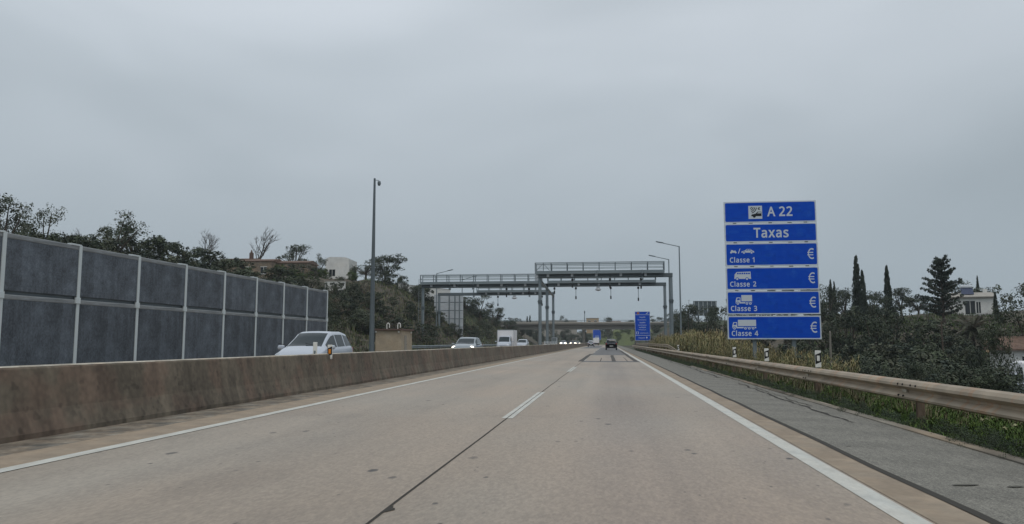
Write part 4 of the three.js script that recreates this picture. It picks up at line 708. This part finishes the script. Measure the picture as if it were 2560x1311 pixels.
function coniferKind(seed) {
  const r = rngOf(seed), cl = [], st = [limb(P3(0, -0.05, 0), P3(0, 0.98, 0), 0.035, 0.006, 7)];
  for (let i = 0; i < 58; i++) { const h = 0.14 + 0.82 * i / 58, th = i * 2.4 + r(), w = 0.50 * Math.pow(1 - h, 0.8) * (0.7 + 0.5 * r()) + 0.03, a = P3(0, h, 0), b = P3(Math.cos(th) * w, h + 0.05 + 0.05 * r(), Math.sin(th) * w); st.push(limb(a, b, 0.012, 0.004, 4)); for (let k = 1; k <= 5; k++) { const p = a.clone().lerp(b, k / 5); cl.push([p.x, p.y + (k === 5 ? 0.012 : 0), p.z, 0.042, 0.5]); } }
  return { foliage: leafSoup(seed + 1, cl, 17, 0.022, T.cyp, 0.5), stem: mergeGeometries(st) };
}
function palmKind(seed, tones, trunkH, n) {
  const r = rngOf(seed), pos = [], nor = [], col = [];
  for (let i = 0; i < n; i++) {
    const th = i * 2.399 + r() * 0.3, el = mix(1.25, -0.55, (i + 0.5) / n), L = 0.52 * (0.85 + 0.3 * r()), tone = tones[Math.floor(r() * tones.length)];
    let p = P3(0, trunkH, 0), d = P3(Math.cos(th) * Math.cos(el), Math.sin(el), Math.sin(th) * Math.cos(el));
    for (let k = 0; k < 16; k++) {
      const q = p.clone().addScaledVector(d, L / 16); d.y -= 0.085; d.normalize(); const side = P3(-Math.sin(th), 0, Math.cos(th));
      const wl = 0.13 * Math.sin(Math.PI * (0.15 + 0.8 * k / 16));
      for (const s of [1, -1]) for (const o of [0, 0.5]) { const a = p.clone().lerp(q, o), b = p.clone().lerp(q, o + 0.28), e = a.clone().addScaledVector(side, s * wl).addScaledVector(d, wl * 0.6).add(P3(0, 0.02 - 0.03 * r(), 0)); for (const v of [a, b, e]) { pos.push(v.x, v.y, v.z); nor.push(0, 1, 0); } const c = 0.7 + 0.6 * r(); for (let m = 0; m < 3; m++) col.push(tone[0] * c, tone[1] * c, tone[2] * c); }
      p = q;
    }
  }
  const g = new THREE.BufferGeometry(); g.setAttribute('position', new THREE.Float32BufferAttribute(pos, 3)); g.setAttribute('normal', new THREE.Float32BufferAttribute(nor, 3)); g.setAttribute('color', new THREE.Float32BufferAttribute(col, 3));
  const st = []; for (let k = 0; k < 6; k++) st.push(cyl(0.055, 0.045, trunkH / 6 + 0.02, 0, -0.04 + k * trunkH / 6, 0, 8)); return { foliage: g, stem: mergeGeometries(st.map((q) => q.toNonIndexed())) };
}
const K = {
  fine: [1, 2, 3].map((s) => shrubKind(150 + s * 7, T.dark, { n: 44, per: 150, leaf: 0.0155 })),
  shrub: [1, 2, 3, 4].map((s) => shrubKind(100 + s * 7, T.dark)), olive: [1, 2, 3].map((s) => shrubKind(200 + s * 7, T.olive, { n: 26, per: 60 })), bright: [1, 2].map((s) => shrubKind(300 + s * 7, T.bright)), dry: [1, 2, 3].map((s) => shrubKind(400 + s * 7, T.dry, { n: 20, per: 44, leaf: 0.026 })),
  airy: [1, 2, 3, 4].map((s) => roundKind(500 + s * 11, T.olive, { lobes: 13, R: 0.14, per: 20, leaf: 0.016, low: 0.2 })), tree: [1, 2, 3, 4].map((s) => roundKind(600 + s * 11, T.dark, { low: 0.1, lobes: 13 })), bare: [1, 2, 3].map((s) => treeKind(700 + s * 13, null, { depth: 5, spread: 0.95, trunk: 0.2, rad: 0.019 })),
  cypress: [1, 2].map((s) => cypressKind(800 + s)), conifer: [coniferKind(850)], palm: [palmKind(900, [[0.16, 0.145, 0.115], [0.18, 0.16, 0.13], [0.11, 0.125, 0.08]], 0.42, 64)], lowPalm: [palmKind(910, [[0.05, 0.068, 0.036], [0.065, 0.08, 0.045]], 0.12, 50)],
};
const partNames = { shrub: ['stem', 'foliage'], tree: ['trunk', 'crown'] };
let plantCount = 0;
function plant(kind, name, label, cat, X, Z, top, w, opt = {}) {
  const v = K[kind], k = v[(plantCount++ * 7 + Math.floor(Math.abs(X) * 3)) % v.length], sink = opt.sink ?? 0;
  const y0 = (opt.y ?? groundY(X, Z)) - sink, h = Math.max(top - y0, opt.min ?? 1.2);
  const t = thing(name, label, cat, [X, y0, Z], (X * 7.3 + Z * 3.1) % 6.28, opt.group);
  const names = cat === 'tree' || cat === 'palm' ? ['trunk', 'crown'] : ['stem', 'foliage'];
  part(names[0], k.stem, kind === 'bare' ? M.barkPale : M.bark, t); if (k.foliage) part(names[1], k.foliage, M.leaf, t);
  t.scale.set(w, h, w); return t;
}
const tbl = {
  airyL: [[-36, 42.4, 10, 3.1, 'pale leafy tree at the left edge of the picture behind the noise wall'], [-38, 48.4, 10.3, 3.0, 'loose olive-green tree, second from the left behind the noise wall'], [-40, 58.8, 11.7, 3.8, 'tallest loose tree above the third and fourth noise wall bays'], [-42, 64.8, 11.8, 2.7, 'smaller loose tree right beside the tallest one behind the noise wall'], [-52, 125, 17.6, 5, 'grey-green tree standing behind the farmhouse roof'], [-50.6, 132, 16.6, 2.6, 'thin-crowned tree in front of the white house'], [-44.5, 140, 16.3, 5, 'grey-green tree left of the camera mast']],
  denseL: [[-33, 40.4, 7.2, 2.6], [-36, 45.6, 8.5, 3], [-37, 49, 8.7, 3], [-36, 49.9, 8.6, 3], [-38, 54.8, 9.2, 3], [-40, 60.6, 10.2, 3.5], [-41, 66.1, 10.9, 4.2], [-44, 73.7, 11.5, 3.2], [-44, 76, 10.9, 3.4], [-46, 83.7, 12, 4.6], [-46, 87.7, 11.9, 4.2], [-48, 95.4, 12.1, 4.6], [-31, 39.8, 6.9, 2.6], [-31, 42.4, 7, 2.7], [-32, 47.3, 7.3, 3], [-33, 52, 7.6, 3.2], [-34, 57.4, 8, 3.4], [-36, 65.2, 8.5, 3.8], [-38, 73.5, 8.9, 4.2], [-40, 82.9, 9.4, 4.2], [-43, 97.1, 9.6, 4.6], [-49.6, 122, 14.2, 4], [-45.3, 118, 12.4, 3.6], [-46.2, 112, 11.6, 4], [-37, 80.5, 8.4, 3.8], [-38, 89.3, 8.9, 4.2], [-38, 95.6, 9.7, 4]],
  bareL: [[-40, 54.5, 10, 1.4, 'small bare shrub tree between the second and third leafy trees on the left'], [-44, 75.3, 11.8, 1.1, 'single bare forked branch above the hedge left of the bare tree'], [-48, 87.6, 14.7, 3.2, 'bare leafless tree above the hedge left of the farmhouse'], [-57.0, 122, 20.3, 4.8, 'tall bare leafless tree behind the farmhouse chimney']],
  treesL2: [[-31.2, 190, 12.8, 8], [-33.8, 185, 12.1, 6.5], [-29.4, 205, 10.3, 6.8], [-28.8, 230, 7.8, 6.2], [-36.2, 180, 12.1, 6]],
  cypL: [[-47.1, 141, 15.4, 1.5, 'small dark cypress beside the white house'], [-33.9, 330, 12.3, 1.9, 'left one of two tiny cypresses above the bridge'], [-32.9, 332, 12.8, 2.1, 'right one of two tiny cypresses above the bridge']],
  denseR: [[13.6, 150, 7.2, 4.6], [13.7, 135, 7.5, 5.6], [15.5, 125, 6.7, 6], [16.3, 115, 6.2, 5], [18.8, 118, 7.9, 5], [20.7, 110, 7, 5.8], [22.8, 105, 6.9, 5.6], [26.6, 108, 7.6, 5.6], [30, 112, 8.9, 3.8], [33.2, 115, 8.6, 5], [37.8, 118, 8.6, 4.5], [33.1, 100, 6.7, 4], [46.1, 130, 9.7, 5.4], [46.8, 125, 8.3, 5.3], [21.1, 80, 4.6, 4.8], [22.2, 76, 4.6, 4.6], [24.8, 72, 4, 4.6], [21.3, 66, 3.3, 4.4]],
  cypR: [[33.5, 110, 13, 2.1, 'tallest cypress right of the toll sign'], [33.8, 108.6, 10.9, 1.6, 'shorter cypress growing against the tallest one'], [35.7, 105, 11.1, 1.7, 'single slender cypress between the tallest cypress and the conifer'], [32.8, 120, 10.5, 1.2, 'left one of two short cypresses right beside the toll sign'], [33.6, 121, 10.3, 1, 'right one of two short cypresses right beside the toll sign'], [71, 160, 14.1, 1.2, 'thin far cypress above the villa'], [50.9, 110, 7.9, 0.9, 'little cypress at the right corner of the villa']],
};
for (const [X, Z, tp, w, lb] of tbl.airyL) plant('airy', 'tree', lb, 'tree', X, Z, tp + 0.2, w * 1.4);
for (const [X, Z, tp, w] of tbl.denseL) plant('shrub', 'shrub', 'dark bushy shrub in the thicket behind the noise wall', 'shrub', X, Z, tp, w * 1.25, { group: 'thicket behind the noise wall', min: 2.4, sink: 0.2 });
for (const [X, Z, tp, w, lb] of tbl.bareL) plant('bare', 'bare_tree', lb, 'tree', X, Z, tp, w);
plant('tree', 'tree', 'large dark round tree right of the camera mast on the hilltop', 'tree', -42.2, 145, 18.2, 8.8);
for (const [X, Z, tp, w] of tbl.treesL2) plant('tree', 'tree', 'dark tree on the crest of the left cutting behind the gantry', 'tree', X, Z, tp, w, { group: 'trees on the crest of the left cutting' });
for (const [X, Z, tp, w, lb] of tbl.cypL) plant('cypress', 'cypress', lb, 'tree', X, Z, tp, w);
for (const [X, Z, tp, w] of tbl.denseR) {
  const [lb, group] = X < 18.5 ? ['dark evergreen tree left of the toll sign, near the billboard', 'wood left of the toll sign'] : X < 27 && Z > 100 ? ['dark evergreen tree mostly hidden behind the toll sign', 'trees behind the toll sign'] : Z > 95 ? ['dark round-crowned tree on the skyline between the cypresses', 'skyline trees right of the toll sign'] : ['dark tree on the valley slope below the cypresses', 'valley trees below the cypresses'];
  plant('tree', 'tree', lb, 'tree', X, Z, tp, w, { group });
}
for (const [X, Z, tp, w, lb] of tbl.cypR) plant('cypress', 'cypress', lb, 'tree', X, Z, tp, w);
plant('conifer', 'conifer', 'broad dark conifer with ragged upswept branches left of the villa', 'tree', 39.5, 98, 11.1, 6.4);
plant('tree', 'tree', 'wide dark tree behind the villa, right of the conifer', 'tree', 62, 148, 12.0, 10.5);
plant('tree', 'tree', 'lower dark tree behind the right end of the villa', 'tree', 67.5, 152, 11.3, 6);
plant('fine', 'tree', 'large dark tree cut by the right edge of the picture', 'tree', 31.6, 62, 5.9, 6.4);
plant('fine', 'tree', 'dark rounded tree below the villa in the valley', 'tree', 18.2, 40, 2.0, 2.6);
plant('palm', 'palm_tree', 'drooping brownish palm in front of the villa', 'palm', 33.9, 78, 5.0, 5.2);
plant('lowPalm', 'palm_tree', 'low bushy palm just behind the guardrail', 'palm', 11.6, 28, 0.4, 2.2, { min: 1.8 });
{ // undergrowth filling the valley and the slope: every bush on its own
  const r = rngOf(4242);
  const spread = (n, kind, lb, group, pick, h0, h1) => { for (let i = 0; i < n; i++) { const [X, Z] = pick(), y = groundY(X, Z), h = mix(h0, h1, r()) * 1.2; plant(kind, 'shrub', lb, 'shrub', X, Z, y + h, h * (1.0 + 0.6 * r()), { group, sink: 0.15 }); } };
  spread(34, 'shrub', 'dark bush in the valley thicket on the right', 'valley thicket', () => { const Z = 46 + 42 * r(), X = mix(9.5 + Z * 0.06, Math.min(Z * 0.42, 34), r()); return [X, Z]; }, 1.5, 3.2);
  spread(22, 'fine', 'dark leafy bush close behind the guardrail on the right', 'bushes behind the guardrail', () => { const Z = 24 + 24 * r(), X = mix(9.6 + Z * 0.05, Z * 0.44, r()); return [X, Z]; }, 1.4, 2.7);
  spread(14, 'olive', 'grey-green bush among the dark valley bushes', 'grey-green valley bushes', () => { const Z = 26 + 70 * r(), X = mix(10 + Z * 0.08, Math.min(Z * 0.48, 46), r()); return [X, Z]; }, 1.2, 2.4);
  spread(12, 'dry', 'brown twiggy bush in the valley on the right', 'brown valley bushes', () => { const Z = 30 + 50 * r(), X = mix(12, Z * 0.5, r()); return [X, Z]; }, 1.0, 2.0);
  spread(46, 'shrub', 'dark bush on the left slope behind the equipment hut', 'dark bushes on the left slope', () => { const Z = 62 + 95 * r(); return [-26 - 12 * r(), Z]; }, 1.2, 2.6);
  spread(14, 'dry', 'brown dry bush on the left slope behind the equipment hut', 'dry bushes on the left slope', () => { const Z = 64 + 90 * r(); return [-25.6 - 12 * r(), Z]; }, 0.9, 2.2);
  spread(18, 'olive', 'grey-green bush on the left slope behind the equipment hut', 'grey-green bushes on the left slope', () => { const Z = 62 + 95 * r(); return [-26 - 12 * r(), Z]; }, 1.0, 2.4);
  spread(14, 'bright', 'fresh green bush on the hillside below the farmhouse', 'green bushes below the farmhouse', () => { const Z = 80 + 40 * r(); return [-38 - 14 * r(), Z]; }, 0.7, 1.5);
  spread(22, 'olive', 'bush on the grassy left cutting before the bridge', 'bushes on the left cutting', () => { const Z = 160 + 95 * r(); return [-25.5 - 10 * r(), Z]; }, 1.0, 2.6);
  spread(10, 'dry', 'dry bush on the grassy left cutting before the bridge', 'dry bushes on the left cutting', () => { const Z = 155 + 90 * r(); return [-25.5 - 8 * r(), Z]; }, 0.8, 1.8);
  spread(16, 'shrub', 'dark bush at the foot of the bridge on the right', 'bushes by the bridge', () => { const Z = 165 + 95 * r(); return [9.5 + 16 * r(), Z]; }, 1.4, 4.2);
  spread(14, 'bright', 'green bush on the bright grass cutting beyond the bridge', 'bushes on the green cutting', () => { const Z = 300 + 130 * r(); return [cx(Z) + 9 + 12 * r(), Z]; }, 0.8, 2.2);
  spread(12, 'shrub', 'dark bush under the left end of the bridge', 'bushes under the bridge', () => { const Z = 240 + 120 * r(); return [cx(Z) - 25 - 12 * r(), Z]; }, 1.5, 4);
}
for (const [X, Z, tp, w] of [[-44, 360, 8, 8], [-36, 380, 8, 8], [-30, 350, 7, 7], [-28, 400, 8, 9], [-20, 410, 7.5, 8], [-14, 440, 7.5, 8], [-11, 420, 6, 6]]) plant('tree', 'tree', 'dark tree seen under the bridge beyond the oncoming cars', 'tree', X, Z, tp, w, { group: 'trees seen under the bridge', min: 4 });
for (const [X, Z, tp, w, lb] of [[-20.2, 360, 13.2, 6, 'dark domed tree above the bridge, right of the median posts'], [0, 380, 13, 8.5, 'dark spreading tree above the bridge, right of the tan building'], [13, 390, 12, 9, 'dark tree above the bridge, left of the blue services sign'], [21, 360, 13, 10, 'dark tree above the right end of the bridge, left of the gantry post'], [27, 330, 13, 9, 'dark tree above the right end of the bridge, behind the gantry posts']]) plant('tree', 'tree', lb, 'tree', X, Z, tp, w);
// grass, verge weeds and reeds: nobody could count them
function tuft(seed, n, h, w, lean, tones, wide) {
  const r = rngOf(seed), pos = [], nor = [], col = [];
  for (let i = 0; i < n; i++) {
    const th = r() * 6.283, a = P3(Math.cos(th), 0, Math.sin(th)).multiplyScalar(w * r()), d = P3(r() - 0.5, 0, r() - 0.5).multiplyScalar(lean * 2), L = h * (0.55 + 0.6 * r()), s = P3(-Math.sin(th * 3), 0, Math.cos(th * 3)).multiplyScalar(wide * (0.6 + 0.8 * r())), t = tones[Math.floor(r() * tones.length)], k = 0.75 + 0.5 * r();
    const m = a.clone().add(P3(d.x * 0.35, L * 0.6, d.z * 0.35)), e = a.clone().add(P3(d.x, L * (0.95 - 0.3 * Math.hypot(d.x, d.z) / (lean + 1e-3)), d.z));
    const q = [a.clone().sub(s), a.clone().add(s), m.clone().add(s.clone().multiplyScalar(0.8)), m.clone().sub(s.clone().multiplyScalar(0.8)), e];
    for (const j of [0, 1, 2, 0, 2, 3, 3, 2, 4]) { pos.push(q[j].x, q[j].y, q[j].z); nor.push(d.x * 0.4, 1, d.z * 0.4); col.push(t[0] * k, t[1] * k, t[2] * k); }
  }
  const g = new THREE.BufferGeometry(); g.setAttribute('position', new THREE.Float32BufferAttribute(pos, 3)); g.setAttribute('normal', new THREE.Float32BufferAttribute(nor, 3)); g.setAttribute('color', new THREE.Float32BufferAttribute(col, 3)); return g;
}
function stuff(name, label, cat, geo, count, seed, pick, s0, s1) {
  const r = rngOf(seed), m = new THREE.InstancedMesh(geo, M.leaf, count), o = new THREE.Object3D(), c = new THREE.Color();
  for (let i = 0; i < count; i++) { const [X, Z, sc = 1] = pick(r); o.position.set(X, groundY(X, Z) - 0.02, -Z); o.rotation.set(0, r() * 6.283, 0); const s = mix(s0, s1, r()) * sc; o.scale.set(s, s * (0.8 + 0.5 * r()), s); o.updateMatrix(); m.setMatrixAt(i, o.matrix); const k = 0.75 + 0.5 * r(); m.setColorAt(i, c.setRGB(k * (0.92 + 0.16 * r()), k, k)); }
  m.name = numbered(name); m.userData = { label, category: cat, kind: 'stuff' }; scene.add(m); return m;
}
const gT = [[0.115, 0.20, 0.040], [0.095, 0.175, 0.036], [0.14, 0.20, 0.05]], wT = [[0.062, 0.085, 0.046], [0.075, 0.09, 0.056], [0.055, 0.076, 0.044]], sT = [[0.20, 0.17, 0.10], [0.16, 0.145, 0.085], [0.24, 0.20, 0.13]], rT = [[0.20, 0.18, 0.07], [0.24, 0.20, 0.09], [0.095, 0.115, 0.042], [0.24, 0.20, 0.11], [0.075, 0.095, 0.04]];
stuff('verge_grass', 'bright green grass on the verge behind and under the guardrail', 'grass', tuft(1, 26, 0.12, 0.2, 0.09, gT, 0.0045), 17000, 11, (r) => { const Z = 3 + 50 * r() ** 1.3; return [4.35 + 3.4 * r(), Z]; }, 0.7, 1.4);
stuff('verge_weeds', 'dark scrubby weeds along the edge of the hard shoulder', 'weeds', leafSoup(31, [[0, 0.12, 0, 0.15, 0.8], [0.14, 0.09, 0.06, 0.10], [-0.12, 0.08, -0.08, 0.10], [0.02, 0.24, 0.02, 0.07]], 110, 0.010, wT), 1500, 12, (r) => { const Z = 4 + 120 * r() ** 1.5; return [4.14 + 0.45 * r() ** 1.3, Z]; }, 0.3, 0.85);
stuff('verge_straw', 'dry straw-coloured stalks scattered along the verge', 'dry grass', tuft(2, 12, 0.42, 0.14, 0.2, sT, 0.004), 1500, 13, (r) => { const Z = 12 + 80 * r(); return [4.5 + 2.6 * r(), Z]; }, 0.5, 1.1);
function reedTuft(seed) {                                  // a few canes, each with arching strap leaves
  const r = rngOf(seed), pos = [], nor = [], col = [];
  const quad = (a, b, c, d, t, k) => { for (const v of [a, b, c, a, c, d]) { pos.push(v.x, v.y, v.z); nor.push(0, 1, 0.2); col.push(t[0] * k, t[1] * k, t[2] * k); } };
  for (let i = 0; i < 9; i++) {
    const th = r() * 6.283, o = P3(Math.cos(th), 0, Math.sin(th)).multiplyScalar(0.45 * r()), H = 1.1 + 1.5 * r(), ln = P3((r() - 0.5) * 0.5, 0, (r() - 0.5) * 0.5), t = rT[Math.floor(r() * rT.length)], w = P3(0.012, 0, 0.006);
    const at = (u) => o.clone().add(P3(ln.x * u * u, H * u, ln.z * u * u)); for (let u = 0; u < 4; u++) quad(at(u / 4).sub(w), at(u / 4).add(w), at((u + 1) / 4).add(w), at((u + 1) / 4).sub(w), t, 1);
    for (let j = 0; j < 9; j++) { const u = 0.25 + 0.72 * r(), p = at(u), a = r() * 6.283, L = 0.3 + 0.35 * r(), d = P3(Math.cos(a), 0, Math.sin(a)), s = P3(-Math.sin(a), 0, Math.cos(a)).multiplyScalar(0.022), lt = rT[Math.floor(r() * rT.length)], k = 0.75 + 0.5 * r(), m = p.clone().addScaledVector(d, L * 0.5).add(P3(0, L * 0.45, 0)), e = p.clone().addScaledVector(d, L).add(P3(0, L * (0.2 - 0.5 * r()), 0)); quad(p.clone().sub(s), p.clone().add(s), m.clone().add(s), m.clone().sub(s), lt, k); quad(m.clone().sub(s), m.clone().add(s), e, e, lt, k); }
  }
  const g = new THREE.BufferGeometry(); g.setAttribute('position', new THREE.Float32BufferAttribute(pos, 3)); g.setAttribute('normal', new THREE.Float32BufferAttribute(nor, 3)); g.setAttribute('color', new THREE.Float32BufferAttribute(col, 3)); return g;
}
stuff('reeds', 'tall yellow-green reeds growing behind the guardrail', 'reeds', reedTuft(3), 1500, 14, (r) => { const Z = 27 + 85 * r() ** 0.9; const u = r(); return [5.7 + u * (1.8 + Z * 0.028), Z, mix(0.40, 0.88, sm(34, 66, Z)) * mix(0.75, 1.1, u)]; }, 0.5, 1.1);
stuff('roadside_grass', 'mixed grass covering the left cutting slope', 'grass', tuft(4, 14, 0.5, 0.4, 0.25, [...gT, ...wT, ...sT], 0.014), 9000, 15, (r) => { const Z = 62 + 200 * r(); return [-24.4 - 15 * r(), Z]; }, 0.6, 1.4);
stuff('valley_grass', 'rough green ground cover in the valley on the right', 'grass', tuft(5, 14, 0.5, 0.4, 0.25, [...gT, ...wT], 0.014), 9000, 16, (r) => { const Z = 6 + 110 * r(); return [7 + 40 * r() * (0.25 + Z / 130), Z]; }, 0.6, 1.5);
stuff('verge_flowers', 'small pale wild flowers in the verge grass', 'flowers', leafSoup(71, [[0, 0.2, 0, 0.03], [0.1, 0.16, 0.05, 0.025]], 10, 0.02, [[0.42, 0.38, 0.14], [0.4, 0.38, 0.22]]), 40, 17, (r) => [4.9 + 2.4 * r(), 6 + 26 * r()], 0.8, 1.3);

scene.fog = new THREE.FogExp2(0xc4ccd2, 0.00028);
scene.traverse((o) => { if (o.isMesh) { o.castShadow = true; o.receiveShadow = true; } });
renderer.render(scene, camera);
